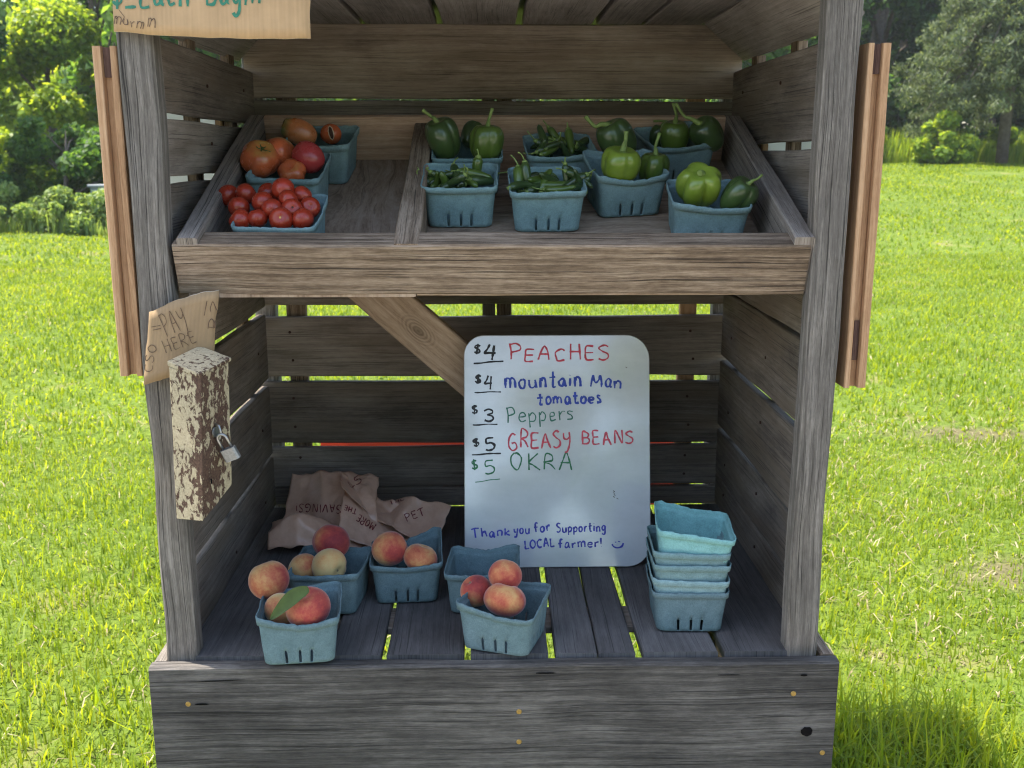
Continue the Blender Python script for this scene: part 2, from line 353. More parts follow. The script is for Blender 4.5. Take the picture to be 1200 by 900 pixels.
def chipped():
    t = NT('chipped cream paint over brown'); o = t.obj()
    sc = t.n('ShaderNodeVectorMath', operation='MULTIPLY'); t.l(o, sc.inputs[0]); sc.inputs[1].default_value = (1, 1, .55)
    a = t.noise(sc.outputs[0], 115, 7, .68, .6); b = t.noise(o, 12, 2); f = t.math('ADD', t.math('MULTIPLY', a, .75), t.math('MULTIPLY', b, .3))
    at = t.n('ShaderNodeAttribute', attribute_type='GEOMETRY', attribute_name='wear')
    f = t.math('SUBTRACT', f, t.math('MULTIPLY', at.outputs['Fac'], .075))
    m = t.mapr(f, .475, .49, 0, 1); fine = t.noise(o, 300, 3)
    c = t.mix(m, t.ramp(fine, [(.3, (.055, .03, .02)), (.7, (.115, .068, .045))]), t.ramp(fine, [(.3, (.31, .255, .155)), (.7, (.45, .375, .245))]))
    t.bump(t.math('ADD', m, t.math('MULTIPLY', fine, .15)), .6, .0015)
    return t.done(c, .8, .25)
M['chip'] = chipped()
M['steel'] = simple('brushed steel', (.36, .355, .34), .38, .5, .1, 200, metal=1)
M['dull_steel'] = simple('worn lock body', (.26, .26, .25), .5, .5, .25, 300, metal=.7)
M['brass'] = simple('brass screw', (.36, .235, .07), .5, .5, .2, 300, metal=.8)
M['hole'] = simple('dark hole', (.006, .005, .005), 1, .1)
def plastic_bag_mat():
    t = NT('brown plastic film'); o = t.obj(); n1 = t.noise(o, 30, 4, .6); n2 = t.noise(o, 8, 3)
    c = t.ramp(n1, [(.3, (.53, .32, .22)), (.7, (.66, .43, .31))])
    t.bump(t.noise(o, 25, 4, .6, 1.5), .35, .006)
    return t.done(c, .30, .5)
M['bag'] = plastic_bag_mat()
def film(ca, cb):
    t = NT('white translucent sheet'); t.done(ca, .5, .4); tr = t.n('ShaderNodeBsdfTranslucent'); tr.inputs[0].default_value = cb
    mx = t.n('ShaderNodeMixShader'); mx.inputs[0].default_value = .55; t.l(t.b.outputs[0], mx.inputs[1]); t.l(tr.outputs[0], mx.inputs[2]); t.l(mx.outputs[0], t.out.inputs[0]); return t.m
M['film'] = film((.75, .76, .72), (.8, .8, .76, 1)); M['redsheet'] = film((.55, .13, .09), (.85, .27, .18, 1))
M['roofing'] = simple('dark roofing sheet', (.05, .05, .05), .7, .3, .3, 12, bump=.3)
M['greybox'] = simple('grey painted metal', (.22, .24, .24), .6, .4, .2, 6)

def leafmat(name, stops, trans, tfac=.45, rough=.45, noise_scale=.6, rw=.55):
    t = NT(name); r = t.isl(); nz = t.noise(t.n('ShaderNodeNewGeometry').outputs['Position'], noise_scale, 3, .55)
    f = t.math('ADD', t.math('MULTIPLY', r, rw), t.math('ADD', t.math('MULTIPLY', nz, .5), .5*(.55-rw)))
    c = t.ramp(f, stops); t.done(c, rough, .22)
    tr = t.n('ShaderNodeBsdfTranslucent'); tc = t.mix(1.0, c, trans, 'MULTIPLY'); t.l(tc, tr.inputs[0])
    mx = t.n('ShaderNodeMixShader'); mx.inputs[0].default_value = tfac; t.l(t.b.outputs[0], mx.inputs[1]); t.l(tr.outputs[0], mx.inputs[2]); t.l(mx.outputs[0], t.out.inputs[0])
    return t.m
M['grass'] = leafmat('grass blades', [(.15, (.042, .085, .011)), (.40, (.11, .182, .016)), (.62, (.172, .243, .023)), (.80, (.222, .272, .033)), (.95, (.29, .295, .08))], (2.5, 2.0, .65), .5, .55, 1.3, .40)
M['grass_dry'] = leafmat('dry grass', [(.2, (.20, .16, .08)), (.8, (.42, .36, .22))], (1, 1, .8), .3, .7)
M['leaf_dark'] = leafmat('dark leaves', [(.2, (.016, .042, .012)), (.55, (.035, .085, .02)), (.9, (.07, .14, .03))], (1.9, 1.9, .8), .35)
M['leaf_bright'] = leafmat('sunlit maple leaves', [(.2, (.075, .14, .018)), (.55, (.155, .24, .03)), (.9, (.27, .33, .055))], (2.7, 2.3, .8), .55)
M['leaf_mid'] = leafmat('hedge leaves', [(.2, (.03, .075, .018)), (.55, (.065, .135, .03)), (.9, (.14, .22, .05))], (2.5, 2.3, .9), .5)
M['leaf_pale'] = leafmat('pale weed leaves', [(.2, (.10, .165, .05)), (.55, (.18, .25, .08)), (.9, (.27, .32, .13))], (2.2, 2.1, .9), .45)
M['needle'] = leafmat('conifer sprays', [(.2, (.042, .064, .03)), (.55, (.098, .13, .06)), (.9, (.20, .225, .12))], (1.6, 1.6, .9), .4)
M['bark'] = simple('bark', (.13, .105, .085), .95, .1, .45, 9, bump=.8)
PATCH = ((2.0, 3.45, .32, .16), (2.6, 5.3, .36, .14))
def soil():
    t = NT('lawn soil and thatch'); p = t.n('ShaderNodeNewGeometry').outputs['Position']; a = t.noise(p, 1.1, 5, .6); b = t.noise(p, 40, 4, .7); c = t.noise(p, .35, 3)
    g = t.ramp(t.math('ADD', t.math('MULTIPLY', b, .7), t.math('MULTIPLY', a, .3)), [(.3, (.04, .065, .012)), (.55, (.105, .15, .022)), (.75, (.18, .22, .04))])
    t.bump(b, .8, .02)
    g = t.mix(t.mapr(a, .60, .72, 0, .75), g, (.22, .17, .09))
    sp = t.n('ShaderNodeSeparateXYZ'); t.l(p, sp.inputs[0]); ed = t.noise(p, 5, 4, .6)
    for cx, cy, rx, ry in PATCH:   # worn earth
        dx = t.math('DIVIDE', t.math('SUBTRACT', sp.outputs[0], cx), rx); dy = t.math('DIVIDE', t.math('SUBTRACT', sp.outputs[1], cy), ry)
        d_ = t.math('ADD', t.math('SQRT', t.math('ADD', t.math('MULTIPLY', dx, dx), t.math('MULTIPLY', dy, dy))), t.math('MULTIPLY', t.math('SUBTRACT', ed, .5), 1.6))
        g = t.mix(t.mapr(d_, .6, 1.4, .85, 0), g, t.ramp(b, [(.3, (.07, .06, .03)), (.7, (.17, .14, .08))]))
    return t.done(g, .95, .1)
M['soil'] = soil()

# ------------------------------------------------------------------ the lawn
def sstep(x, a, b): t = np.clip((x-a)/(b-a), 0, 1); return t*t*(3-2*t)
def gz(x, y):
    x = np.asarray(x, float); y = np.asarray(y, float)
    h = 1.12*sstep(y, 7, 33)*sstep(x, -3.0, 10)
    return h + .035*np.sin(x*1.3+y*.7)*sstep(y, 3, 7)+.02*np.sin(x*2.9-y*1.9)*sstep(y, 3, 7)-.4*sstep(y, 38, 60)*sstep(x, -3, 10)
xs = np.concatenate([-np.geomspace(400, 12, 14), np.linspace(-11, 11, 67), np.geomspace(12, 400, 14)])
ys = np.concatenate([np.linspace(-300, -6, 10), np.linspace(-5, 45, 100), np.geomspace(47, 600, 14)])
X, Y = np.meshgrid(xs, ys); Z = gz(X, Y); nx, ny = len(xs), len(ys)
idx = np.arange(nx*ny).reshape(ny, nx)
F4 = np.stack([idx[:-1, :-1], idx[:-1, 1:], idx[1:, 1:], idx[1:, :-1]], -1).reshape(-1, 4)
tag(np_mesh('ground', np.stack([X, Y, Z], -1).reshape(-1, 3), [F4], M['soil'], smooth=True), 'sunlit green lawn rising gently to the right', 'lawn', kind='structure')

def gravel():
    t = NT('pale gravel'); p = t.n('ShaderNodeNewGeometry').outputs['Position']; a = t.noise(p, 2, 4); b = t.noise(p, 60, 4, .7); t.bump(b, .8, .02)
    return t.done(t.ramp(t.math('ADD', t.math('MULTIPLY', a, .4), t.math('MULTIPLY', b, .6)), [(.3, (.26, .235, .21)), (.7, (.44, .405, .365))]), .95, .2)
xg = np.linspace(-30, 30, 61); yg = np.linspace(-9, .95, 21); XG, YG = np.meshgrid(xg, yg); YG = YG+np.where(YG > .9, .12*np.sin(XG*2.1)+.05*np.sin(XG*7), 0)
ig = np.arange(61*21).reshape(21, 61); FG = np.stack([ig[:-1, :-1], ig[:-1, 1:], ig[1:, 1:], ig[1:, :-1]], -1).reshape(-1, 4)
tag(np_mesh('bounce_gravel', np.stack([XG, YG, gz(XG, YG)+.012], -1).reshape(-1, 3), [FG], gravel()), 'unseen pale gravel added to bounce light into the stand', 'drive', kind='structure')  # out of view, added as a neutral bounce surface to brighten the interior
def bare(x, y):   # thin worn patches on the right
    d = np.min([np.hypot((x-cx)/rx, (y-cy)/ry) for cx, cy, rx, ry in PATCH], axis=0)+.35*np.sin(x*23+2*np.sin(y*17))
    return d
def blades(n, xr, yr, ln, wd, keep=None, lean=.5):
    x = rng.uniform(*xr, n); y = rng.uniform(*yr, n)
    k = np.abs(x) < .80*y+1.6
    k &= ~((x > -.56) & (x < .575) & (y > 1.60) & (y < 2.40))
    if keep is not None: k &= keep(x, y)
    k &= (rng.uniform(0, 1, n) < np.clip(.45+.6*(bare(x, y)-.5), .4, 1))
    x, y = x[k], y[k]; n = len(x)
    cl = .72+.55*np.sin(x*3.1+np.sin(y*2.3)*2)*np.sin(y*2.7+1.3)*.5+rng.normal(0, .16, n)
    L = ln*np.clip(cl+rng.exponential(.12, n), .3, 1.9); W = wd*rng.uniform(.7, 1.35, n)
    a = rng.uniform(0, 2*np.pi, n); le = np.clip(np.abs(rng.normal(lean, .38, n)), .05, 1.5)
    dx, dy = np.cos(a), np.sin(a); px_, py_ = -dy, dx
    tw = rng.uniform(-.6, .6, n); qx, qy = px_*np.cos(tw)-py_*np.sin(tw), px_*np.sin(tw)+py_*np.cos(tw)
    z0 = gz(x, y)-.004
    def pt(t, bend):
        r = L*t*np.sin(le*bend); h = L*t*np.cos(le*bend); return x+dx*r, y+dy*r, z0+h
    V = np.zeros((n, 5, 3))
    for i, (t, b, ww) in enumerate(((0, .6, 1.0), (.55, .75, .85))):
        ax, ay, az = pt(t, b)
        V[:, 2*i] = np.stack([ax-qx*W*ww/2, ay-qy*W*ww/2, az], -1); V[:, 2*i+1] = np.stack([ax+qx*W*ww/2, ay+qy*W*ww/2, az], -1)
    V[:, 4] = np.stack(pt(1.0, 1.25), -1)
    return V.reshape(-1, 3), n
def grass_obj(name, sets, mat, label):
    V = np.concatenate([s_[0] for s_ in sets]); n = sum(s_[1] for s_ in sets); b = (np.arange(n)*5)[:, None]
    o = np_mesh(name, V, [b+np.array([[0, 1, 3, 2]]), b+np.array([[2, 3, 4]])], mat)
    return tag(o, label, 'grass', kind='stuff')
near = [blades(208000, (-5.8, 5.8), (1.15, 5.2), .054, .0050), blades(235000, (-12.8, 12.8), (5.2, 14), .056, .0105), blades(320000, (-36, 36), (14, 44), .07, .026),
        blades(1500, (-4.2, 4.2), (1.15, 6), .19, .006, lean=.75), blades(5000, (.5, 1.35), (1.15, 2.5), .15, .0055, lean=.6)]
grass_obj('grass', near, M['grass'], 'bright green mown grass glowing in the sun')
dry = [blades(6000, (-4.2, 4.2), (1.2, 6), .075, .0045, lean=1.25), blades(1600, (1.2, 3.2), (2.7, 5.6), .09, .005, lean=1.35), blades(8000, (-10, 12), (6, 20), .07, .008, lean=1.2)]
grass_obj('dry_grass', dry, M['grass_dry'], 'straw coloured dead blades lying in the green lawn')

# ------------------------------------------------------------------ trees and shrubs
def leaves(n, centers, radii, size, droop=0.0, shell=.55, elong=1.5, updir=.35, seed=1):
    r = np.random.default_rng(seed); C = np.asarray(centers, float); Rr = np.asarray(radii, float)
    if Rr.ndim == 1: Rr = np.stack([Rr]*3, -1)*np.array([1, 1, .8])
    wgt = (Rr.prod(1))**(.66); wgt /= wgt.sum(); ci = r.choice(len(C), n, p=wgt)
    d = r.normal(size=(n, 3)); d /= np.linalg.norm(d, axis=1)[:, None]
    rad = r.uniform(0, 1, n)**(shell)
    P = C[ci]+d*Rr[ci]*rad[:, None]
    nrm = d*.7+r.normal(size=(n, 3))*.75+np.array([0, 0, updir]); nrm /= np.linalg.norm(nrm, axis=1)[:, None]
    t1 = np.cross(nrm, r.normal(size=(n, 3))); t1 /= np.linalg.norm(t1, axis=1)[:, None]; t1[:, 2] -= droop; t1 /= np.linalg.norm(t1, axis=1)[:, None]
    t2 = np.cross(nrm, t1); t2 /= np.linalg.norm(t2, axis=1)[:, None]
    s_ = size*r.uniform(.55, 1.4, n)[:, None]; a, b = t1*s_*elong/2, t2*s_/2
    fold = nrm*s_*.12
    V = np.stack([P-a, P-b*.9+fold-a*.1, P+a, P+b*.9+fold-a*.1], 1).reshape(-1, 3)
    return V
def leaf_obj(name, V, mat, parent):
    n = len(V)//4; b = (np.arange(n)*4)[:, None]
    return np_mesh(name, V, [b+np.array([[0, 1, 2, 3]])], mat, parent)
def tree(name, loc, h, r, trunk_r, mat, n, size, label, cat='tree', group=None, seed=1, base=.25, nclump=26, gap=1.0, sc=(1, 1, 1)):
    rr = random.Random(seed); root = empty(name, loc); tag(root, label, cat, group)
    cs, rs = [], []
    for i in range(nclump):
        a = rr.uniform(0, 6.283); t = rr.random(); zz = base*h+(1-base)*h*t
        prof = math.sin(math.pi*min(1, .18+.80*t))**.7
        q = r*prof*math.sqrt(rr.uniform(.15, 1))
        cs.append((q*math.cos(a)*sc[0], q*math.sin(a)*sc[1], zz)); rs.append(r*rr.uniform(.20, .40)*gap)
    leaf_obj('crown', leaves(n, cs, rs, size, seed=seed), mat, root)
    if trunk_r:
        mb = MB(); top = (rr.uniform(-.3, .3), rr.uniform(-.3, .3), h*.85)
        mb.tube([(0, 0, -.2), (0.03*h*rr.uniform(-1, 1), 0, h*.3), (top[0]*.6, top[1]*.6, h*.6), top], [trunk_r*1.25, trunk_r, trunk_r*.6, trunk_r*.15], 10)
        for c in cs[:14]:
            z0 = max(base*h*.8, c[2]-.22*h); st = (top[0]*z0/h*.7, top[1]*z0/h*.7, z0); mdl = ((c[0]*.5), (c[1]*.5), (z0+c[2])/2+.05*h)
            mb.tube([st, mdl, c], [trunk_r*.4, trunk_r*.25, trunk_r*.08], 6)
        mb.build('trunk', M['bark'], root)
    return root
def G(x, y): return (x, y, float(gz(x, y)))
# left side
tree('shade_tree', G(-12.3, 22), 8.5, 2.6, .2, M['leaf_dark'], 40000, .10, 'dark leafy tree filling the far left edge of the picture', seed=3, base=.02, nclump=34)
tree('maple_tree', G(-11.0, 27), 4.9, 2.3, .14, M['leaf_bright'], 46000, .105, 'yellow green sunlit tree behind the dark one left of the stand', seed=5, base=.12, nclump=30)
tree('maple_tree', G(-14.6, 36), 6.6, 3.0, .2, M['leaf_bright'], 16000, .19, 'pale green tree farther back between the dark tree and the yellow green one', seed=8, base=.1)
tree('tall_tree', G(-19.5, 52), 10.6, 3.0, .25, M['leaf_mid'], 11000, .22, 'tall hazy tree whose open top meets the patch of blue sky', seed=9, base=.2, gap=.8)
tree('slender_tree', G(-10.3, 29), 7.4, 1.2, .10, M['leaf_mid'], 5000, .14, 'slender tree with loose branches just left of the cardboard price sign', seed=12, base=.5, nclump=18, gap=.8)
tree('round_shrub', G(-8.7, 21.5), 2.3, 1.25, .05, M['leaf_mid'], 13000, .085, 'rounded green shrub beside the left shutter', 'shrub', seed=14, base=.1, nclump=26)
tree('round_shrub', G(-10.2, 21.0), 1.7, 1.0, .05, M['leaf_dark'], 8000, .08, 'low dark shrub under the dark leafy tree', 'shrub', seed=15, base=.05, nclump=20)
tree('weed_clump', G(-9.3, 19.9), .85, .75, .0, M['leaf_pale'], 4500, .06, 'pale weed clump at the left end of the lawn edge', 'shrub', seed=16, base=.05, nclump=16)
tree('weed_clump', G(-8.2, 20.1), .7, .7, .0, M['leaf_pale'], 4500, .06, 'pale weed clump right in front of the grey metal box', 'shrub', seed=17, base=.05, nclump=16)
tree('weed_clump', G(-7.2, 20.6), .8, .8, .0, M['leaf_pale'], 4500, .06, 'pale weed clump half hidden behind the left shutter', 'shrub', seed=18, base=.05, nclump=16)
tree('maple_tree', G(-17.5, 42), 8, 4.2, .2, M['leaf_mid'], 16000, .2, 'mid green tree deep behind the dark tree on the left', seed=19, base=.02, nclump=36)
tree('shade_tree', G(-16.5, 25), 9.5, 3.0, .2, M['leaf_dark'], 12000, .17, 'dark tree just outside the left edge of the picture', seed=20, base=.02)
# middle, seen only through the gaps between the boards
for i, (x, y) in enumerate(((-7.2, 29), (-9.9, 34), (-3.8, 36), (1.0, 44), (5.5, 40), (8.6, 37), (11.5, 41))):
    tree('screened_tree', G(x, y), 8.5, 3.2, .2, M['leaf_mid'], 12000, .22, 'tree behind the stand seen only through its board gaps', seed=30+i, base=.0, nclump=50, group='trees behind the stand')
# right side
tree('oak_tree', G(15.8, 43), 11, 3.6, .28, M['leaf_dark'], 26000, .21, 'dark broadleaf tree between the right shutter and the conifer', seed=41, base=.03, nclump=36)
tree('oak_tree', G(21.5, 45), 12, 4.2, .28, M['leaf_dark'], 24000, .22, 'dark broadleaf tree directly behind the conifer', seed=43, base=.0, nclump=36)
tree('oak_tree', G(18.6, 48), 12, 4.6, .28, M['leaf_dark'], 22000, .24, 'dark broadleaf tree filling the gap left of the conifer trunk', seed=45, base=.0, nclump=40)
tree('oak_tree', G(28, 43), 12, 4.2, .28, M['leaf_dark'], 14000, .24, 'dark broadleaf tree outside the right edge of the picture', seed=44, base=.0, nclump=30)
tree('leafy_bush', G(14.1, 32.6), 1.5, .95, .04, M['leaf_bright'], 7000, .12, 'bright yellow green bush at the crest of the lawn', 'shrub', seed=46, base=.1, nclump=18)
tree('leafy_bush', G(13.4, 36.0), 1.25, .7, .04, M['leaf_mid'], 4000, .11, 'shaded bush against the right shutter at the crest', 'shrub', seed=47, base=.1, nclump=14)
tree('leafy_bush', G(17.9, 36.5), 1.2, .9, .04, M['leaf_bright'], 4500, .12, 'low bush just right of the conifer trunk', 'shrub', seed=48, base=.05, nclump=14)
def conifer(loc, h, r, label, seed):
    rr = random.Random(seed); root = empty('conifer', loc); tag(root, label, 'tree')
    mb = MB(); mb.tube([(0, 0, -.2), (.03, 0, h*.35), (0, .05, h*.7), (0, 0, h)], [.20, .165, .09, .02], 12)
    cs, rs = [], []
    for i in range(150):
        t = rr.random()**.9; z = 2.15+(h-2.2)*t; L = r*(1-t)**.75*rr.uniform(.6, 1.1)+.25; a = rr.uniform(0, 6.283)
        dr = -.30*L if t < .6 else .0
        p0 = Vector((0, 0, z)); p1 = Vector((math.cos(a)*L*.55, math.sin(a)*L*.55, z+.12*L)); p2 = Vector((math.cos(a)*L, math.sin(a)*L, z+dr))
        if i % 2 == 0: mb.tube([p0, p1, p2], [.045, .025, .008], 5)
        for k in range(6):
            s_ = .25+.78*k/5; q = p0.lerp(p1, s_*2) if s_ < .5 else p1.lerp(p2, (s_-.5)*2)
            cs.append((q.x+rr.gauss(0, .12), q.y+rr.gauss(0, .12), q.z-.10-rr.random()*.22)); rs.append((.30+.13*L/r, .30+.13*L/r, .17+rr.random()*.14))
    leaf_obj('crown', leaves(110000, cs, rs, .05, droop=.9, elong=3.2, shell=.5, seed=seed), M['needle'], root)
    mb.build('trunk', M['bark'], root)
conifer(G(16.75, 34), 9.5, 3.5, 'tall feathery grey green conifer with a bare lower trunk', 51)
def weeds(name, n, x0, x1, y0, y1, hh, mat, label):
    x = rng.uniform(x0, x1, n); y = rng.uniform(y0, y1, n); z = gz(x, y); L = hh*rng.uniform(.4, 1.25, n)*(.75+.35*np.sin(x*2.1)*np.sin(x*.7+2)); wd = rng.uniform(.02, .045, n); a = rng.uniform(0, 6.283, n); ln = rng.uniform(.05, .45, n)*L
    qx, qy = np.cos(a), np.sin(a)
    V = np.zeros((n, 5, 3))
    for i, (t, ww, b) in enumerate(((0, .7, 0), (.55, 1, .35))):
        cx, cy = x-qy*ln*b, y+qx*ln*b
        V[:, 2*i] = np.stack([cx-qx*wd*ww/2, cy-qy*wd*ww/2, z+L*t], -1); V[:, 2*i+1] = np.stack([cx+qx*wd*ww/2, cy+qy*wd*ww/2, z+L*t], -1)
    V[:, 4] = np.stack([x-qy*ln, y+qx*ln, z+L], -1)
    b = (np.arange(n)*5)[:, None]
    tag(np_mesh(name, V.reshape(-1, 3), [b+np.array([[0, 1, 3, 2]]), b+np.array([[2, 3, 4]])], mat), label, 'weeds', kind='stuff')
weeds('tall_weeds', 11000, 9, 26, 34.6, 38, 1.15, M['leaf_bright'], 'tall yellow green weeds along the crest under the trees')
weeds('edge_weeds', 7000, -14, -5, 19.6, 21.5, .42, M['leaf_pale'], 'pale rough growth along the left end of the lawn')
# the wood beyond, one mass
wc_, wr_ = [], []
for i in range(170):
    x = -46+92*i/169+rng.uniform(-.6, .6); hh = (4.6 if x < -14 else 7.2 if x < 6 else 10.5)*rng.uniform(.85, 1.12)
    for k in range(5):
        z = hh*(k+.4)/5; wc_.append((x+rng.uniform(-.5, .5), 55+rng.uniform(-2.5, 2.5), z+float(gz(x, 55)))); wr_.append((1.3, 1.3, 1.15))
WV = leaves(75000, wc_, wr_, .34, seed=77); nb_ = (np.arange(len(WV)//4)*4)[:, None]
tag(np_mesh('woodland', WV, [nb_+np.array([[0, 1, 2, 3]])], M['leaf_mid']), 'solid dark green wood far behind the lawn', 'woodland', kind='stuff')
# unseen trees added behind the viewer; their gap shapes the whiteboard's glare
for i, (x, h_, r_) in enumerate(((-3.4, 12, 3.4), (5.0, 12.5, 3.6), (.8, 5.4, 2.2), (-10, 11, 3.6), (11.5, 11, 3.6))):
    tree('reflection_tree', (x, -25, 0), h_, r_, .2, M['leaf_mid'], 9000, .26, 'tree added behind the viewer to shape the reflection in the whiteboard', seed=80+i, base=.02, group='trees added for the whiteboard reflection')
# the grey metal box among the left shrubs
c0 = at_y(126, 240, 20.9)
gb = empty('utility_box', (c0.x, 20.9, 0)); tag(gb, 'small grey metal box half hidden in the shrubs by the left shutter', 'utility box')
MB().box(-.24, .24, -.2, .2, 0, .84, jit=0, bev=.01).build('cabinet', M['greybox'], gb)
MB().box(-.28, .28, -.24, .24, .843, .90, jit=0, bev=.012).build('lid', M['greybox'], gb)

# ------------------------------------------------------------------ the produce stand
FL = .666
stand = empty('produce_stand', (0, 1.98, 0)); tag(stand, 'weathered grey plank roadside produce stand with a slanted tray above a slatted floor', 'produce stand')
OFF = Vector((0, -1.98, 0))
def part(mb, name, mat, parent=None):
    for i, v in enumerate(mb.v): mb.v[i] = Vector(v)+OFF
    return mb.build(name, M[mat] if isinstance(mat, str) else mat, parent or stand)
# base box
fb = MB(); fb.plank((-.575, 1.590, .535), (.588, 1.590, .535), (0, 0, .250), (0, .026, 0), jit=.002, bev=.004)
front = part(fb, 'front_board', 'base')
fb2 = MB(); fb2.plank((-.575, 1.592, .275), (.588, 1.592, .275), (0, 0, .25), (0, .026, 0), jit=.002, bev=.004); part(fb2, 'lower_front_board', 'base')
for sx in (-1, 1):
    m = MB(); x = -.564 if sx < 0 else .577
    m.plank((x, 1.606, .535), (x, 2.40, .535), (0, 0, .25), (.022, 0, 0), jit=.002, bev=.003); m.plank((x, 1.606, .275), (x, 2.40, .275), (0, 0, .25), (.022, 0, 0), jit=.002)
    part(m, 'base_side', 'brown_grey' if sx > 0 else 'grey_light')
# screws, knot hole and dark splits on the front board
for i, (x, z) in enumerate(((-.513, .594), (.045, .573), (.045, .516), (.513, .601), (.570, .488))):
    m = MB(); y = 1.5765
    m.tube([(x, y+.004, z), (x, y, z), (x, y-.0012, z)], [.0048, .0048, .0036], 14); m.tube([(x, y-.0011, z), (x, y-.0016, z)], [.0014, .0014], 6)
    part(m, 'screw', 'brass', front)
def blob(x, z, rx, rz, y=1.5762, n=20, seed=0, tilt=0):
    vs = [Vector((x, y, z))]; rr = random.Random(seed)
    for k in range(n):
        a = 2*math.pi*k/n; q = 1+.10*rr.uniform(-1, 1); px_, pz_ = rx*q*math.cos(a), rz*q*math.sin(a)
        vs.append(Vector((x+px_*math.cos(tilt)-pz_*math.sin(tilt), y, z+px_*math.sin(tilt)+pz_*math.cos(tilt))))
    return vs, [(0, 1+(k+1) % n, 1+k) for k in range(n)]
def blobs(name, lst, mat, parent):
    V, F = [], []
    for b in lst:
        v, f = blob(*b); o = len(V); V += [q+OFF for q in v]; F += [tuple(i+o for i in t) for t in f]
    return mesh(name, V, F, M[mat], parent)
blobs('knot_hole', [(.540, .530, .010, .009, 1.5755, 22, 3)], 'hole', front)
for b_ in [(.529, .636, .006, .0022, 1.5755, 14, 4), (-.49, .594, .012, .0016, 1.5755, 14, 5), (-.455, .637, .04, .0008, 1.5755, 24, 8, .03), (.40, .638, .02, .001, 1.5755, 14, 9), (.09, .645, .018, .0015, 1.5755, 14, 10)]: blobs('crack', [b_], 'hole', front)
# floor boards (run front to back) and the joist beneath
gaps = [-.505, -.281, -.186, -.043, .103, .252, .392, .535]; gw = [0, .010, .009, .009, .011, .013, .012, 0]
m = MB()
for i in range(7):
    x0 = gaps[i]+gw[i]/2; x1 = gaps[i+1]-gw[i+1]/2
    if i == 0: x0 = -.535
    if i == 6: x1 = .55
    if i == 4:   # split board: two pieces with a hairline between
        xm = .181
        m.plank(((x0+xm)/2-.0004, 1.607, FL-.0115), ((x0+xm)/2-.0004, 2.36, FL-.0115), (xm-x0-.0025, 0, 0), (0, 0, .021), jit=.0012)
        m.plank(((xm+x1)/2+.0004, 1.607, FL-.0115), ((xm+x1)/2+.0004, 2.36, FL-.0115), (x1-xm-.0025, 0, 0), (0, 0, .021), jit=.0012)
    else:
        m.plank(((x0+x1)/2, 1.607, FL-.0115), ((x0+x1)/2, 2.36, FL-.0115), (x1-x0, 0, 0), (0, 0, .021), jit=.0015)
part(m, 'floor', 'floor')
m = MB(); m.plank((-.552, 1.775, .6465), (.565, 1.775, .6465), (0, .085, 0), (0, 0, .015)); m.plank((-.552, 2.31, .61), (.565, 2.31, .61), (0, 0, .088), (0, .038, 0)); part(m, 'floor_joist', 'grey_dark')
# posts
for x0, x1 in ((-.553, -.500), (.503, .556)):
    m = MB(); m.plank(((x0+x1)/2, 1.627, .15), ((x0+x1)/2+(.003 if x0 > 0 else 0), 1.627, 1.86), (x1-x0, 0, 0), (0, .042, 0), jit=.003, bev=.004, nseg=40); part(m, 'post', 'grey_light')
for x0, x1 in ((-.551, -.505), (.525, .565)):
    m = MB(); m.plank(((x0+x1)/2, 2.402, .15), ((x0+x1)/2, 2.402, 1.77), (x1-x0, 0, 0), (0, .036, 0), jit=.002); part(m, 'post', 'grey')
# side walls
LW = [(.669, .790), (.801, .968), (.984, 1.137), (1.152, 1.298), (1.302, 1.450), (1.463, 1.553), (1.564, 1.677)]
RW = [(.669, .746), (.752, .858), (.867, 1.022), (1.035, 1.186), (1.191, 1.352), (1.356, 1.506), (1.519, 1.677)]
for sx, rows in ((-1, LW), (1, RW)):
    m = MB(); x = -.531 if sx < 0 else .551
    for i, (z0, z1) in enumerate(rows):
        dz = random.uniform(-.002, .002)
        m.plank((x, 1.650, (z0+z1)/2+dz), (x, 2.358, (z0+z1)/2-dz), (0, 0, z1-z0), (.019, 0, 0), jit=.0016, nseg=22)
    part(m, 'side_wall', 'grey_dark')
    for y in (1.965, 2.255):
        m2 = MB(); xb = -.5505 if sx < 0 else .5705
        m2.plank((xb, y, .66), (xb, y, 1.70), (0, .045, 0), (.019, 0, 0)); part(m2, 'batten', 'brown_grey')
# back wall
BW = [(.668, .7115), (.7165, .8145), (.8245, .973), (.9875, 1.129), (1.157, 1.30), (1.304, 1.452), (1.456, 1.6135)]
m = MB()
for i, (z0, z1) in enumerate(BW):
    dz = random.uniform(-.0015, .0015); m.plank((-.540, 2.371, (z0+z1)/2+dz), (.560, 2.371, (z0+z1)/2-dz), (0, 0, z1-z0), (0, .020, 0), jit=.0014, nseg=26)
part(m, 'back_wall', 'grey_dark')
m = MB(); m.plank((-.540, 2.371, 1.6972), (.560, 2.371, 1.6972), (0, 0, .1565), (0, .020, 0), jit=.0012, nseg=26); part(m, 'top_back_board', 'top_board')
for x, wd_, mt in ((-.455, .045, 'brown_grey'), (-.005, .030, 'grey_dark'), (.032, .035, 'brown_grey'), (.465, .04, 'shutter')):
    m = MB(); m.plank((x, 2.3915, .66), (x, 2.3915, 1.74), (wd_, 0, 0), (0, .019, 0)); part(m, 'batten', mt)
m = MB(); m.plank((-.42, 2.435, .765), (.455, 2.435, .765), (0, 0, .25), (0, .003, 0), jit=.002); o = part(m, 'backing_sheet', 'redsheet'); o['label'] = 'red plastic sheet fixed across the outside of the back planks'
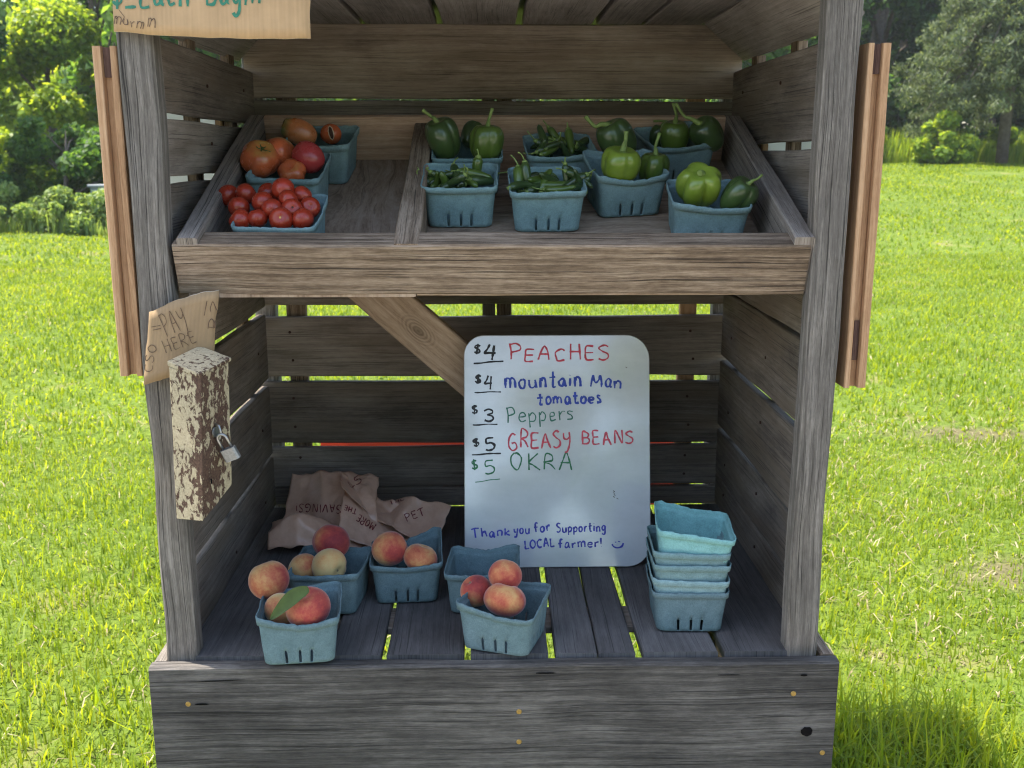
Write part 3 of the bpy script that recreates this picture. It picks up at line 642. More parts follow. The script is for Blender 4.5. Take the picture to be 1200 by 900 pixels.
# rusty nail heads
m0 = [o for o in stand.children if o.name.startswith('back_wall')][0]
for z0, z1 in BW:
    if z1 < .80 or z0 > 1.2 and z1 < 1.5: continue
    for x in (-.462, .470):
        for zz in ((z0*.72+z1*.28), (z0*.25+z1*.75)):
            x_ = x+random.uniform(-.008, .008); m = MB(); m.tube([(x_, 2.362, zz), (x_, 2.3593, zz)], [.0034, .003], 9); part(m, 'nail', 'scar_dark', m0)
tf = [o for o in stand.children if o.name.startswith('side_wall')]
for sw, rows, x in ((tf[0], LW, -.5207), (tf[1], RW, .5407)):
    for z0, z1 in rows:
        for y in (1.975, 2.262):
            zz = z0+(z1-z0)*random.uniform(.3, .7); y_n = y+random.uniform(-.008, .008); m = MB(); sg = 1 if x < 0 else -1
            m.tube([(x-sg*.002, y_n, zz), (x+sg*.0012, y_n, zz)], [.0034, .003], 9); part(m, 'nail', 'scar_dark', sw)
# roof
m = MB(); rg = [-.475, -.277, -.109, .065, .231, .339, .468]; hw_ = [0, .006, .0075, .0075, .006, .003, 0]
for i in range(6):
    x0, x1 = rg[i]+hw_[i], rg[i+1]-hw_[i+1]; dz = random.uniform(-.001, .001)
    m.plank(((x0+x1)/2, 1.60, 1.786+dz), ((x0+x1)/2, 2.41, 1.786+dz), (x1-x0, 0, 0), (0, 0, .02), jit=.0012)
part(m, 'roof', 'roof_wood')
m = MB(); m.box(-.712, .61, 1.56, 2.66, 1.808, 1.816, jit=.002, bev=.002); part(m, 'roof_cover', 'roofing')
m = MB()
for y in (1.72, 2.05): m.plank((-.56, y, 1.8022), (.57, y, 1.8022), (0, .05, 0), (0, 0, .011)); 
part(m, 'roof_batten', 'grey_dark')
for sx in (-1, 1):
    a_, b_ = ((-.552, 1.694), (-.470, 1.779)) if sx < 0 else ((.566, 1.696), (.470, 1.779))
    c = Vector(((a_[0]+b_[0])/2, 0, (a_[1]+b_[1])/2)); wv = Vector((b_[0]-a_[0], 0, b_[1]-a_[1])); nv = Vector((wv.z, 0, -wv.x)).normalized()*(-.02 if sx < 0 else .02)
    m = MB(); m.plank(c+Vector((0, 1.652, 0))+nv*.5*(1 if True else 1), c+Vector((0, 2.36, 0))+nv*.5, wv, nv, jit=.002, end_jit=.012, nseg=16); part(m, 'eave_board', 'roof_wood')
# brace
m = MB(); m.plank(BR_A, BR_B, Vector((BR_D.z, 0, -BR_D.x))*.092, (0, .036, 0), jit=.001, bev=.003, uv0=(0, 0)); part(m, 'brace', 'brace')

# tray
SL = R(18.3); TV = Vector((0, math.cos(SL), math.sin(SL))); TN = Vector((0, -math.sin(SL), math.cos(SL)))
T0 = Vector((0, 2.235, 1.482))                                   # rear edge of the tray floor's top face
def tp(x, s_, n_): return T0+Vector((x, 0, 0))+TV*s_+TN*n_       # s along the slope (0 at the rear, negative to the front)
SF = -(2.235-1.632)/math.cos(SL)
m = MB(); m.plank(tp(-.155-.335, -.01, -.007), tp(-.155-.335, SF, -.007), (0.0001, 0, 0), TN*.012) if False else None
m.plank(tp(-.30, .0, -.0015), tp(-.30, SF, -.0015), (.36, 0, 0), TN*.012, jit=.0005, bev=.001)
tray = part(m, 'tray', 'ply')
m = MB()
for k in range(4):
    s0 = SF*k/4; s1 = SF*(k+1)/4+.002; m.plank(tp(-.118, (s0+s1)/2, -.0015), tp(.50, (s0+s1)/2, -.0015), TV*abs(s1-s0), TN*.012, jit=.0008)
part(m, 'tray_floor', 'ply', tray)
ff = tp(0, SF, 0)
H_TR = .094
m = MB(); cfr = Vector((0.005, 1.605, 1.360))+TV*.027-TN*.043
m.plank(cfr+Vector((-.499, 0, 0)), cfr+Vector((.499, 0, 0)), TN*.086, TV*.054, jit=.0015, bev=.003); part(m, 'tray_front', 'brown_grey', tray)
for x in (-.487, .512):
    m = MB(); m.plank(tp(x, .02, .0465), tp(x*(.965 if x < 0 else .965), SF+.001, .0465), (.033, 0, 0), TN*.095, jit=.0012); part(m, 'tray_side', 'tray_side', tray)
m = MB(); m.plank(tp(-.47, .012, .043), tp(.495, .012, .043), TN*.104, TV*.02, jit=.001); part(m, 'tray_back', 'tray_back', tray)
m = MB(); m.plank(tp(-.136, .0, .042), tp(-.132, SF+.001, .042), (.040, 0, 0), TN*.084, jit=.001); part(m, 'tray_divider', 'brown_grey', tray)

# shutters: open frames hung on the outside of both side walls
for sx in (-1, 1):
    if sx < 0: xs_ = (-.5965, -.584, -.570, -.560); z0, z1 = 1.150, 1.657
    else: xs_ = (.5775, .5865, .600, .6125); z0, z1 = 1.125, 1.664
    y0, y1 = 1.622, 2.22
    m = MB()
    m.box(xs_[0], xs_[1], y0, y0+.05, z0, z1, jit=.0008, bev=.0012); m.box(xs_[1]+.0003, xs_[2]-.0003, y0+.012, y0+.05, z0+.001, z1-.001, jit=.0005, bev=.001); m.box(xs_[2], xs_[3], y0, y0+.05, z0+.0005, z1, jit=.0008, bev=.0012)
    sh = part(m, 'shutter', 'shutter'); sh['label'] = 'orange brown wooden shutter on the outside of the side wall'
    m = MB()
    for zz in (z0+.022, z1-.022): m.plank(((xs_[0]+xs_[3])/2, y0+.0505, zz), ((xs_[0]+xs_[3])/2, y1, zz), (0, 0, .042), (xs_[3]-xs_[0]-.002, 0, 0), jit=.0005)
    m.plank(((xs_[0]+xs_[3])/2, y1+.021, z0), ((xs_[0]+xs_[3])/2, y1+.021, z1), (0, .04, 0), (xs_[3]-xs_[0]-.002, 0, 0), jit=.0005)
    part(m, 'rail', 'shutter', sh)
    m = MB(); m.box((xs_[1]+xs_[2])/2-.003, (xs_[1]+xs_[2])/2+.003, y0+.051, y1, z0+.044, z1-.044, jit=0, bev=.0005); part(m, 'infill_sheet', 'film', sh)
    m = MB(); xa, xb = (xs_[1]+.0006, xs_[2]-.0006)
    m.box(xa, xb, y0+.008, y0+.0118, z1-.045, z1-.0012, jit=0, bev=.0005); part(m, 'joint_plug', 'shutter_dark', sh)
    if sx > 0:
        m = MB(); m.box(xa+.003, xb-.001, y0+.009, y0+.0118, z0+.045, z0+.11, jit=0, bev=.0005); part(m, 'latch_plate', 'shutter_dark', sh)

# ------------------------------------------------------------------ handwriting
GL = {
'$': (.5, '.45,.85 .3,.95 .1,.85 .08,.65 .3,.52 .45,.38 .42,.15 .2,.08 .03,.2|.27,1.1 .24,-.08'),
'4': (.62, '.28,1 .2,.7 .08,.42 .3,.44 .6,.46|.52,.95 .5,.5 .47,0'),
'3': (.55, '.05,.85 .25,1 .45,.88 .42,.68 .2,.55 .45,.45 .5,.2 .3,.02 .03,.12'),
'5': (.58, '.5,.98 .12,.95 .1,.58 .35,.6 .52,.4 .45,.12 .2,0 .02,.08'),
'P': (.6, '.1,1 .1,.5 .12,0|.05,.92 .3,1 .52,.82 .45,.58 .12,.45'), 'E': (.52, '.45,.95 .08,.95 .08,.5 .08,.03 .48,.03|.08,.5 .4,.52'),
'A': (.62, '.05,0 .15,.6 .3,1 .42,.6 .55,0|.1,.42 .5,.42'), 'C': (.6, '.5,.85 .35,.98 .1,.7 .08,.3 .25,.03 .52,.12'),
'H': (.6, '.08,1 .08,0|.5,1 .5,0|.08,.5 .5,.5'), 'S': (.52, '.45,.9 .25,1 .08,.82 .2,.6 .42,.42 .42,.15 .22,0 .03,.1'),
'G': (.65, '.52,.9 .3,1 .08,.7 .08,.25 .3,0 .55,.15 .55,.45 .3,.42'), 'R': (.6, '.08,0 .1,1 .35,1 .5,.8 .4,.58 .1,.5 .3,.35 .55,0'),
'Y': (.55, '.03,.95 .1,.62 .3,.55 .45,.7|.5,1 .45,.4 .3,-.2 .1,-.28'), 'B': (.58, '.08,0 .1,1 .35,1 .45,.8 .35,.56 .1,.52 .4,.48 .52,.25 .4,.03 .06,.02'),
'N': (.65, '.06,0 .1,.98 .3,.5 .5,.02 .54,1'), 'O': (.65, '.3,1 .1,.75 .08,.3 .3,0 .52,.25 .55,.7 .35,.98 .25,.95'), 'K': (.58, '.1,1 .1,0|.5,1 .12,.48 .3,.3 .55,0'),
'M': (.78, '.05,0 .1,.95 .22,.6 .36,.35 .5,.65 .62,.98 .68,.4 .7,0'), 'L': (.5, '.1,1 .08,.4 .1,.03 .48,.05'), 'T': (.6, '.0,.9 .3,1 .6,.98|.3,.97 .28,0'),
'V': (.58, '.05,1 .28,0 .54,1'), 'I': (.25, '.12,1 .12,0'), 'U': (.6, '.08,1 .08,.3 .28,0 .5,.25 .52,1 .52,0'),
'm': (.72, '.05,.62 .08,0|.08,.4 .2,.62 .32,.5 .33,0|.33,.4 .46,.62 .6,.5 .63,0'), 'o': (.46, '.22,.6 .06,.4 .1,.08 .28,.02 .4,.25 .35,.52 .2,.6'), 'u': (.5, '.06,.6 .08,.15 .25,0 .4,.2 .42,.6 .44,0'),
'n': (.48, '.06,.62 .08,0|.08,.4 .22,.62 .38,.5 .4,0'), 't': (.42, '.22,1 .2,.5 .22,.05 .38,.05|.02,.62 .4,.66'), 'a': (.48, '.38,.5 .22,.6 .06,.35 .12,.05 .3,.1 .38,.5 .4,.1 .47,.02'),
'i': (.2, '.1,.6 .1,0|.09,.82 .11,.85'), 'e': (.45, '.06,.32 .38,.36 .32,.58 .12,.55 .05,.25 .2,.02 .42,.1'), 's': (.4, '.34,.55 .15,.6 .08,.45 .3,.28 .3,.06 .04,.03'),
'p': (.48, '.06,.6 .08,-.35|.08,.42 .25,.62 .42,.4 .35,.08 .1,.06'), 'r': (.36, '.06,.6 .08,0|.08,.38 .2,.58 .34,.56'), 'h': (.48, '.08,1 .08,0|.08,.4 .25,.6 .4,.45 .42,0'),
'k': (.45, '.08,1 .08,0|.4,.65 .1,.3 .42,0'), 'y': (.48, '.06,.6 .1,.25 .3,.2|.42,.62 .38,.1 .25,-.35 .05,-.3'), 'f': (.4, '.38,.9 .25,1 .16,.8 .16,0|.02,.5 .34,.52'),
'g': (.48, '.38,.55 .2,.6 .06,.35 .2,.08 .38,.3 .4,.55 .38,-.2 .2,-.4 .04,-.28'), 'c': (.42, '.36,.5 .2,.6 .06,.35 .15,.04 .38,.1'), 'l': (.2, '.1,1 .1,0'),
'!': (.2, '.1,1 .1,.3|.1,.05 .11,.02'), '.': (.2, '.08,.05 .1,.0'), ' ': (.38, ''), '_': (.5, '0,0 .5,.02'), "'": (.15, '.08,1 .05,.8'), ')': (.8, '.05,.35 .1,.05 .35,-.12 .6,.0 .72,.4|.25,.62 .26,.52|.48,.66 .49,.56'), 'd': (.5, '.38,.5 .2,.6 .06,.3 .2,.02 .38,.2|.42,1 .4,0'), 'w': (.6, '.04,.6 .15,0 .28,.5 .4,0 .54,.6'), '=': (.5, '.02,.6 .48,.6|.02,.3 .48,.32'), '/': (.4, '.0,0 .35,1'), '-': (.4, '.03,.45 .36,.45')}
def smooth_pts(p, n=5):
    if len(p) < 3: return [p[0].lerp(p[-1], i/6) for i in range(7)]
    out = []
    for i in range(len(p)-1):
        a, b, c, d_ = p[max(i-1, 0)], p[i], p[i+1], p[min(i+2, len(p)-1)]
        for k in range(n):
            t = k/n; out.append(.5*((2*b)+(c-a)*t+(2*a-5*b+4*c-d_)*t*t+(3*b-a-3*c+d_)*t**3))
    return out+[p[-1]]
def text_strokes(txt, start, end, hpx, jit=.03, slant=0.0, seed=0):
    """strokes of a line of handwriting as lists of photograph points"""
    rr = random.Random(seed); start, end = Vector(start), Vector(end); ax = end-start; L = ax.length; ax = ax/L; up = Vector((ax.y, -ax.x))
    tot = sum(GL[c][0]+.12 for c in txt)-.12; sc = L/tot; x = 0; res = []
    for c in txt:
        wd_, st = GL[c]; dy = rr.gauss(0, jit); hs = 1+rr.gauss(0, jit*1.5)
        for s_ in st.split('|'):
            if not s_: continue
            pts = []
            for q in s_.split():
                a, b = map(float, q.split(',')); b = b*hs+dy; pts.append(start+ax*((x+a+rr.gauss(0, jit*.5)+slant*b)*sc)+up*(b*hpx))
            res.append(smooth_pts(pts))
        x += wd_+.12
    return res
def ribbon(strokes, width, fn, nrm):
    """flat pen strokes: fn maps a photograph point to the surface, nrm is the surface normal (or a function)"""
    V, F = [], []
    for st in strokes:
        P = [fn(p) for p in st]; P = [p for p in P if p is not None]
        if len(P) < 2: continue
        b = len(V); m = len(P)
        for i, p in enumerate(P):
            t = (P[min(i+1, m-1)]-P[max(i-1, 0)]); n_ = nrm(p) if callable(nrm) else nrm
            s_ = t.cross(n_); s_ = s_.normalized() if s_.length > 1e-9 else Vector((1, 0, 0))
            w_ = width*(.95+.55*noise.noise(p*120)+.3*noise.noise(p*400)); e = n_*(.0006+.00001*len(V)/2 % .0002)
            V += [p+s_*w_/2+e, p-s_*w_/2+e]
        for i in range(m-1): F.append((b+2*i, b+2*i+1, b+2*i+3, b+2*i+2))
    return V, F

# ------------------------------------------------------------------ whiteboard
LEAN = R(13.5); BU = Vector((1, 0, 0)); BV = Vector((0, math.sin(LEAN), math.cos(LEAN))); BN = Vector((0, -math.cos(LEAN), math.sin(LEAN)))
B0 = Vector((-.056, 1.972, FL+.002))
BWD, BHT = .384, .479
def rrect(w_, h_, rad, n=10, ins=0):
    pts = []
    for (cx, cy, r_, a0) in ((w_-rad[1], rad[1], rad[1], -90), (w_-rad[2], h_-rad[2], rad[2], 0), (rad[3], h_-rad[3], rad[3], 90), (rad[0], rad[0], rad[0], 180)):
        for k in range(n+1):
            a = R(a0+90*k/n); pts.append((cx+(r_-ins)*math.cos(a), cy+(r_-ins)*math.sin(a)))
    return pts
wb = empty('whiteboard', B0); tag(wb, 'white dry erase board with rounded corners listing prices in marker, leaning inside the stand', 'whiteboard')
pr = rrect(BWD, BHT, (.04, .048, .050, .042)); pin = rrect(BWD, BHT, (.04, .048, .050, .042), ins=.0015)
V = []; n = len(pr)
for off, q in ((.000, pin), (-.0015, pr), (-.0045, pr), (-.006, pin)): V += [BU*p[0]+BV*p[1]+BN*off for p in q]
F = [tuple(range(n))]+[(l*n+k, (l+1)*n+k, (l+1)*n+(k+1) % n, l*n+(k+1) % n) for l in range(3) for k in range(n)]+[tuple(3*n+k for k in range(n-1, -1, -1))]
mesh('panel', V, F, M['board'], wb)
def on_board(p): return at_plane(p.x, p.y, B0, BN)-B0
def wr(col, txt, s_, e_, h_, wd_, name, **k):
    st = text_strokes(txt, s_, e_, h_, seed=len(txt)+int(s_[1]), **k); v, f = ribbon(st, wd_*1.15, on_board, BN); mesh(name, v, f, M['ink_'+col], wb)
def ln(col, s_, e_, wd_, name):
    v, f = ribbon([[Vector(s_).lerp(Vector(e_), i/8)+Vector((0, math.sin(i)*.3)) for i in range(9)]], wd_, on_board, BN); mesh('underline', v, f, M['ink_'+col], wb)
wr('black', '$', (555, 414), (562, 415), 11, 0.0032, 'price_lettering'); wr('black', '4', (566, 421), (580, 422), 18, 0.0049, 'price_lettering'); ln('black', (555, 426), (590, 423), .0036, 'price_lettering')
wr('red', 'PEACHES', (596, 421), (714, 422), 18, 0.0032, 'peaches_lettering', jit=.06)
wr('black', '$', (556, 449), (563, 450), 9, 0.0035, 'price_lettering'); wr('black', '4', (567, 457), (577, 457), 16, 0.0035, 'price_lettering'); ln('black', (556, 460), (587, 459), .0026, 'price_lettering')
wr('blue', 'mountain', (591, 455), (682, 453), 17, 0.0039, 'mountain_lettering', jit=.05); wr('blue', 'Man', (692, 453), (728, 455), 17, 0.0039, 'mountain_lettering', jit=.05); wr('blue', 'tomatoes', (630, 474), (705, 472), 13, 0.0039, 'mountain_lettering', jit=.05)
wr('black', '$', (553, 485), (559, 485), 9, 0.0035, 'price_lettering'); wr('black', '3', (567, 494), (579, 494), 15, 0.0035, 'price_lettering'); ln('black', (554, 498), (583, 497), .0030, 'price_lettering')
wr('teal', 'Peppers', (593, 495), (672, 492), 18, 0.0023, 'peppers_lettering', jit=.05)
wr('black', '$', (555, 524), (562, 523), 10, 0.0035, 'price_lettering'); wr('black', '5', (569, 528), (581, 527), 15, 0.0038, 'price_lettering'); ln('black', (553, 533), (587, 531), .0034, 'price_lettering')
wr('red', 'GREASY', (595, 527), (670, 524), 18, 0.0032, 'beans_lettering', jit=.06); wr('red', 'BEANS', (681, 521), (743, 519), 14, 0.0032, 'beans_lettering', jit=.06)
wr('dkgreen', '$', (553, 550), (560, 549), 11, 0.0030, 'okra_lettering'); wr('dkgreen', '5', (568, 556), (581, 555), 16, 0.0026, 'okra_lettering'); ln('dkgreen', (557, 565), (586, 561), .0019, 'okra_lettering'); wr('dkgreen', 'OKRA', (597, 551), (671, 551), 19, 0.0027, 'okra_lettering', jit=.07)
wr('violet', 'Thank', (553, 630), (598, 627), 10, 0.0028, 'thank_you_lettering', jit=.05); wr('violet', 'you', (602, 626), (621, 625), 10, 0.0028, 'thank_you_lettering'); wr('violet', 'for', (626, 624), (645, 622), 11, 0.0028, 'thank_you_lettering'); wr('violet', 'Supporting', (652, 624), (710, 622), 10, 0.0028, 'thank_you_lettering')
wr('violet', 'LOCAL', (615, 643), (650, 640), 10, 0.0028, 'thank_you_lettering'); wr('violet', 'farmer!', (654, 642), (706, 641), 10, 0.0028, 'thank_you_lettering'); wr('violet', ')', (717, 641), (732, 640), 10, 0.0032, 'thank_you_lettering')
for i in range(6):
    q = Vector((720+random.gauss(0, 1.5), 575+i*2.2)) if i < 5 else Vector((733, 430))
    v, f = ribbon([[q, q+Vector((1.2, .8)), q+Vector((2, 1.0))]], .0016, on_board, BN); mesh('smudge', v, f, M['scar_dark'], wb)

# ------------------------------------------------------------------ cardboard signs
def card(name, corners, mat, label, cat, origin, nu=16, nv=8, bend=None, edge=.003, rag=.002):
    o = empty(name, origin); tag(o, label, cat); V, uv_, F = [], [], []
    tl, tr, br, bl = [Vector(c) for c in corners]; W = (tr-tl).length; H = (bl-tl).length; nrm = (tr-tl).cross(bl-tl).normalized()
    if nrm.y > 0: nrm = -nrm
    for j in range(nv+1):
        for i in range(nu+1):
            s_, t_ = i/nu, j/nv; p = tl.lerp(tr, s_).lerp(bl.lerp(br, s_), t_)
            if bend: p = p+bend(s_, t_)
            if i in (0, nu) or j in (0, nv): p = p+Vector((noise.noise(p*60), 0, noise.noise(p*60+Vector((5, 5, 5)))))*rag
            p = p+nrm*noise.noise(p*14)*.002
            V.append(p-Vector(origin)); 
    for j in range(nv):
        for i in range(nu):
            k = j*(nu+1)+i; F.append((k, k+nu+1, k+nu+2, k+1))
            for (a, b) in ((i, j), (i, j+1), (i+1, j+1), (i+1, j)): uv_.append((a/nu*W, b/nv*H))
    m_ = mesh('sheet', V, F, [mat, M['card_edge']], o, uv_, smooth=True)
    so_ = m_.modifiers.new('thickness', 'SOLIDIFY'); so_.thickness = edge; so_.offset = -1; so_.material_offset_rim = 1
    return o, m_, nrm
def surface_fn(m_, org):
    bv = BVHTree.FromPolygons([tuple(Vector(v.co)+org) for v in m_.data.vertices], [tuple(p.vertices) for p in m_.data.polygons])
    def fn(p):
        r = ray(p.x, p.y).normalized(); h = bv.ray_cast(EYE, r)
        if h[0] is None: return None
        return h[0]-org-r*.0004
    def nf(p):
        h = bv.find_nearest(p+org); n_ = h[1]; return n_ if n_.dot(EYE-h[0]) > 0 else -n_
    return fn, nf
y_ = 1.592
TLc, TRc, BRc, BLc = at_y(128, -70, y_), at_y(361, -70, y_), at_y(364, 45, y_), at_y(133, 37, y_)
org = Vector((-.41, y_, 1.75))
cs_, cm, cn = card('cardboard_sign', (TLc, TRc, BRc, BLc), M['card'], 'tan cardboard price sign in green marker across the top left of the stand', 'cardboard sign', org, bend=lambda s_, t_: Vector((0, -.012*math.sin(s_*3.1), -.005*math.sin(s_*3.14)*t_)))
fn, nf = surface_fn(cm, org)
v, f = ribbon(text_strokes('$_Each', (131, 8), (222, 7), 34, seed=3)+text_strokes('Bag', (241, 6), (283, 6), 34, seed=4)+text_strokes('in', (286, 5), (306, 5), 30, seed=5), .0042, fn, nf)
mesh('marker_lettering', v, f, M['ink_green'], cs_)
v, f = ribbon(text_strokes('murmm', (132, 26), (182, 34), 14, seed=9, jit=.12)+[[Vector((140, 12)), Vector((146, 20)), Vector((143, 26))]], .0012, fn, nf); mesh('faded_lettering', v, f, M['ink_brown'], cs_)
yl = 1.588
org2 = Vector((-.49, yl, 1.2))
ps, pm, pn = card('pay_sign', (at_y(175, 366, yl), at_y(257, 340, yl+.01), at_y(249, 425, yl+.01), at_y(168, 451, yl)), M['card_old'], 'weathered brown cardboard sign reading pay here tucked behind the chipped cash box', 'cardboard sign', org2, bend=lambda s_, t_: Vector((0, -.010*math.sin(s_*3.1), .006*math.sin(s_*3.14)*(1-t_))), rag=.003)
fn, nf = surface_fn(pm, org2)
v, f = ribbon(text_strokes('PAY', (195, 395), (222, 384), 26, seed=3)+text_strokes('HERE', (194, 414), (231, 400), 15, seed=4)+text_strokes('=', (179, 391), (190, 389), 14, seed=6)+text_strokes('CSO', (178, 437), (184, 404), 10, seed=7)+text_strokes('/', (243, 352), (233, 372), 5, seed=5)+text_strokes('BS', (243, 387), (247, 352), -9, seed=8, jit=.1), .0014, fn, nf)
mesh('pen_lettering', v, f, M['ink_brown'], ps)

# ------------------------------------------------------------------ cash box and padlock
yf, ylft, yr = 1.508, 1.529, 1.571
def hexa(A, B, C_, D_, name, mat, parent, org, n=8, wear=None):
    """a box from its two visible vertical faces: A,B,C_ = (top,bottom) pairs left, front edge, right; back corner completes it"""
    Dt = A[0]+C_[0]-B[0]; Db = A[1]+C_[1]-B[1]; cols = [A, B, C_, (Dt, Db)]; V, F, wr_ = [], [], []
    for j in range(n+1):
        for k in range(4):
            p0, p1 = cols[k], cols[(k+1) % 4]
            for i in range(4):
                q = p0[0].lerp(p0[1], j/n).lerp(p1[0].lerp(p1[1], j/n), i/4)
                q = q+Vector((noise.noise(q*70), noise.noise(q*70+Vector((3, 3, 3))), 0))*.0012; V.append(q-org); wr_.append(1.0 if k == 1 else 0.0)
    m = 16
    for j in range(n):
        for k in range(m): F.append((j*m+k, j*m+(k+1) % m, (j+1)*m+(k+1) % m, (j+1)*m+k))
    F.append(tuple(range(m-1, -1, -1))); F.append(tuple(n*m+k for k in range(m)))
    o = mesh(name, V, F, mat, parent, attr={'wear': wr_})
    b_ = o.modifiers.new('edges', 'BEVEL'); b_.width = .0012; b_.segments = 2; b_.limit_method = 'ANGLE'
    return o
orgb = Vector((-.45, 1.55, .92))
cb = empty('cash_box', orgb); tag(cb, 'tall narrow wooden cash box with cream paint flaking off brown, on the left post', 'cash box')
hexa((at_y(198, 430, ylft), at_y(207, 608, ylft)), (at_y(235, 441, yf), at_y(238, 611, yf)), (at_y(268, 425, yr), at_y(272, 568, yr)), None, 'box_body', M['chip'], cb, orgb)
hexa((at_y(195.5, 423, ylft), at_y(196, 429, ylft)), (at_y(234, 438, yf-.003), at_y(234, 443, yf-.003)), (at_y(271.5, 419, yr), at_y(271.5, 423, yr)), None, 'lid', M['chip'], cb, orgb, n=1)
def on_right(x, y):   # right face of the box: vertical plane through its front and right edges
    A, B = at_y(236, 500, yf), at_y(270, 480, yr); d_ = (B-A); nn = Vector((d_.y, -d_.x, 0)).normalized(); return at_plane(x, y, A, nn), nn
hp, hn = on_right(252.5, 506)
tang = Vector((-hn.y, hn.x, 0))
m = MB(); c = hp-orgb
m.tube([c+hn*.0, c+hn*.002], [.0085, .0085], 14); m.tube([c-tang*.000+Vector((0, 0, .012))+hn*.001, c+Vector((0, 0, .010))+hn*.008, c+hn*.0105, c-Vector((0, 0, .010))+hn*.008, c-Vector((0, 0, .012))+hn*.001], .0018, 8)
m.build('hasp', M['steel'], cb)
kp, _ = on_right(247, 564); vs, fs = [], []
for i, (a, b) in enumerate(((-.002, -.004), (.002, -.004), (.002, .004), (-.002, .004))): vs.append(kp-orgb+hn*.0012+tang*a+Vector((0, 0, b)))
mesh('keyhole', vs, [(0, 1, 2, 3)], M['hole'], cb)
pl = empty('padlock', hp+hn*.012-Vector((0, 0, .01))); tag(pl, 'small silver padlock hanging from the flaking cash box', 'padlock')
pdir = (Vector((.95, -.10, 0))).normalized(); pnm = Vector((.10, .95, 0)).normalized()*-1
# body hangs tilted, its face towards the viewer's right
ax = (Vector((.40, .1, -.92))).normalized(); wx = pdir-ax*pdir.dot(ax); wx.normalize(); th = ax.cross(wx).normalized()
m = MB(); m.plank(ax*.017, ax*.037, wx*.025, th*.012, jit=0, bev=.003, nseg=3); m.build('lock_body', M['dull_steel'], pl)
m = MB(); pts = []
for k in range(13):
    a = math.pi*k/12; pts.append(wx*(.0075*math.cos(a))-ax*(.0075*math.sin(a)))
m.tube([wx*.0075+ax*.019]+pts+[-wx*.0075+ax*.019], .0022, 10); m.build('shackle', M['steel'], pl)
m = MB(); m.plank(ax*.021-th*.0063, ax*.033-th*.0063, wx*.017, th*.0012, jit=0, bev=.0003, nseg=2); m.build('face_plate', M['steel'], pl)

# ------------------------------------------------------------------ pulp baskets
BH, BT, BB = .079, .0685, .0575
def basket_mesh(name, seed, corner=(0, 0, 0, 0), mid=(0, 0, 0, 0), bulge=0.0, mat='pulp'):
    """moulded pulp berry basket; corner/mid lift the rim at its corners and edge middles (m)"""
    rr = random.Random(seed); NS = 24; rc = .014
    def outline(hw):
        pts = []
        L = hw-rc
        for sd_ in range(4):
            a0 = -math.pi/2+sd_*math.pi/2; dx, dy = math.cos(a0+math.pi/2), math.sin(a0+math.pi/2); nx_, ny_ = math.cos(a0), math.sin(a0)
            for k in range(NS+1):
                t = -1+2*k/NS; pts.append((nx_*hw+dx*L*t, ny_*hw+dy*L*t, sd_, t))
            cx, cy = nx_*L+dx*L, ny_*L+dy*L
            for k in range(1, 4):
                a = a0+math.pi/8*k; pts.append((cx+rc*math.cos(a), cy+rc*math.sin(a), sd_+.5, 1+k*.01))
        return pts
    zs = [0.0, .003, .009, .017, .024, .028, .037, .049, .059, .0655, .0668, .0675, .0735, BH]
    V, F, n = [], [], None; off = Vector((seed*3.7, seed*1.3, 0))
    for j, z in enumerate(zs):
        hw = BB+(BT-.003-BB)*(z/BH)
        if j == 0: hw -= .004
        if j >= 11: hw += .0030
        O = outline(hw); n = len(O)
        for (x, y, sd_, t) in O:
            zz = z; f_ = max(0, (z-.025)/(BH-.025))**1.3
            k0 = int(sd_) % 4; tt = min(1, max(-1, t)); lift = (mid[k0]*(1-tt*tt)+corner[k0]*((1-tt)/2)**2*(1 if tt < 0 else .25)+corner[(k0+1) % 4]*((1+tt)/2)**2*(1 if tt > 0 else .25))
            if sd_ != int(sd_): lift = corner[(k0+1) % 4]
            zz += lift*f_
            nn = noise.noise(Vector((x, y, z*.6))*28+off)*.0022*f_+noise.noise(Vector((x, y, z))*90+off)*.0005
            q = 1+nn/hw+bulge*f_*(1-tt*tt)
            # shallow vertical ribs pressed in the walls
            if .025 < z < .06 and sd_ == int(sd_):
                q -= .010*max(0, math.cos((tt)*math.pi*4.0))*.6
            if j == len(zs)-1: zz += noise.noise(Vector((x, y, 0))*120+off)*.0018+noise.noise(Vector((x, y, 0))*300+off)*.0012
            V.append(Vector((x*q, y*q, zz)))
    ncol = NS+4
    sl = {6, 12, 17}
    for j in range(len(zs)-1):
        for k in range(n):
            sd_, kk = divmod(k, ncol)
            if kk in sl and 1 <= j <= 4: continue
            F.append((j*n+k, j*n+(k+1) % n, (j+1)*n+(k+1) % n, (j+1)*n+k))
    c = len(V); V.append(Vector((0, 0, .0012)))
    for k in range(n): F.append((c, (k+1) % n, k))
    # narrow the slots: pull their side columns together
    for j in range(1, 6):
        for sd_ in range(4):
            for kk in sl:
                a, b = j*n+sd_*ncol+kk, j*n+sd_*ncol+kk+1; m_ = (V[a]+V[b])/2; g_ = 1.15 if j < 5 else .35
                V[a] = m_+(V[a]-m_)*g_; V[b] = m_+(V[b]-m_)*g_
    me = bpy.data.meshes.new(name); me.from_pydata(V, [], F); me.polygons.foreach_set('use_smooth', [True]*len(F)); me.materials.append(M[mat]); me.update()
    return me
BK = {}
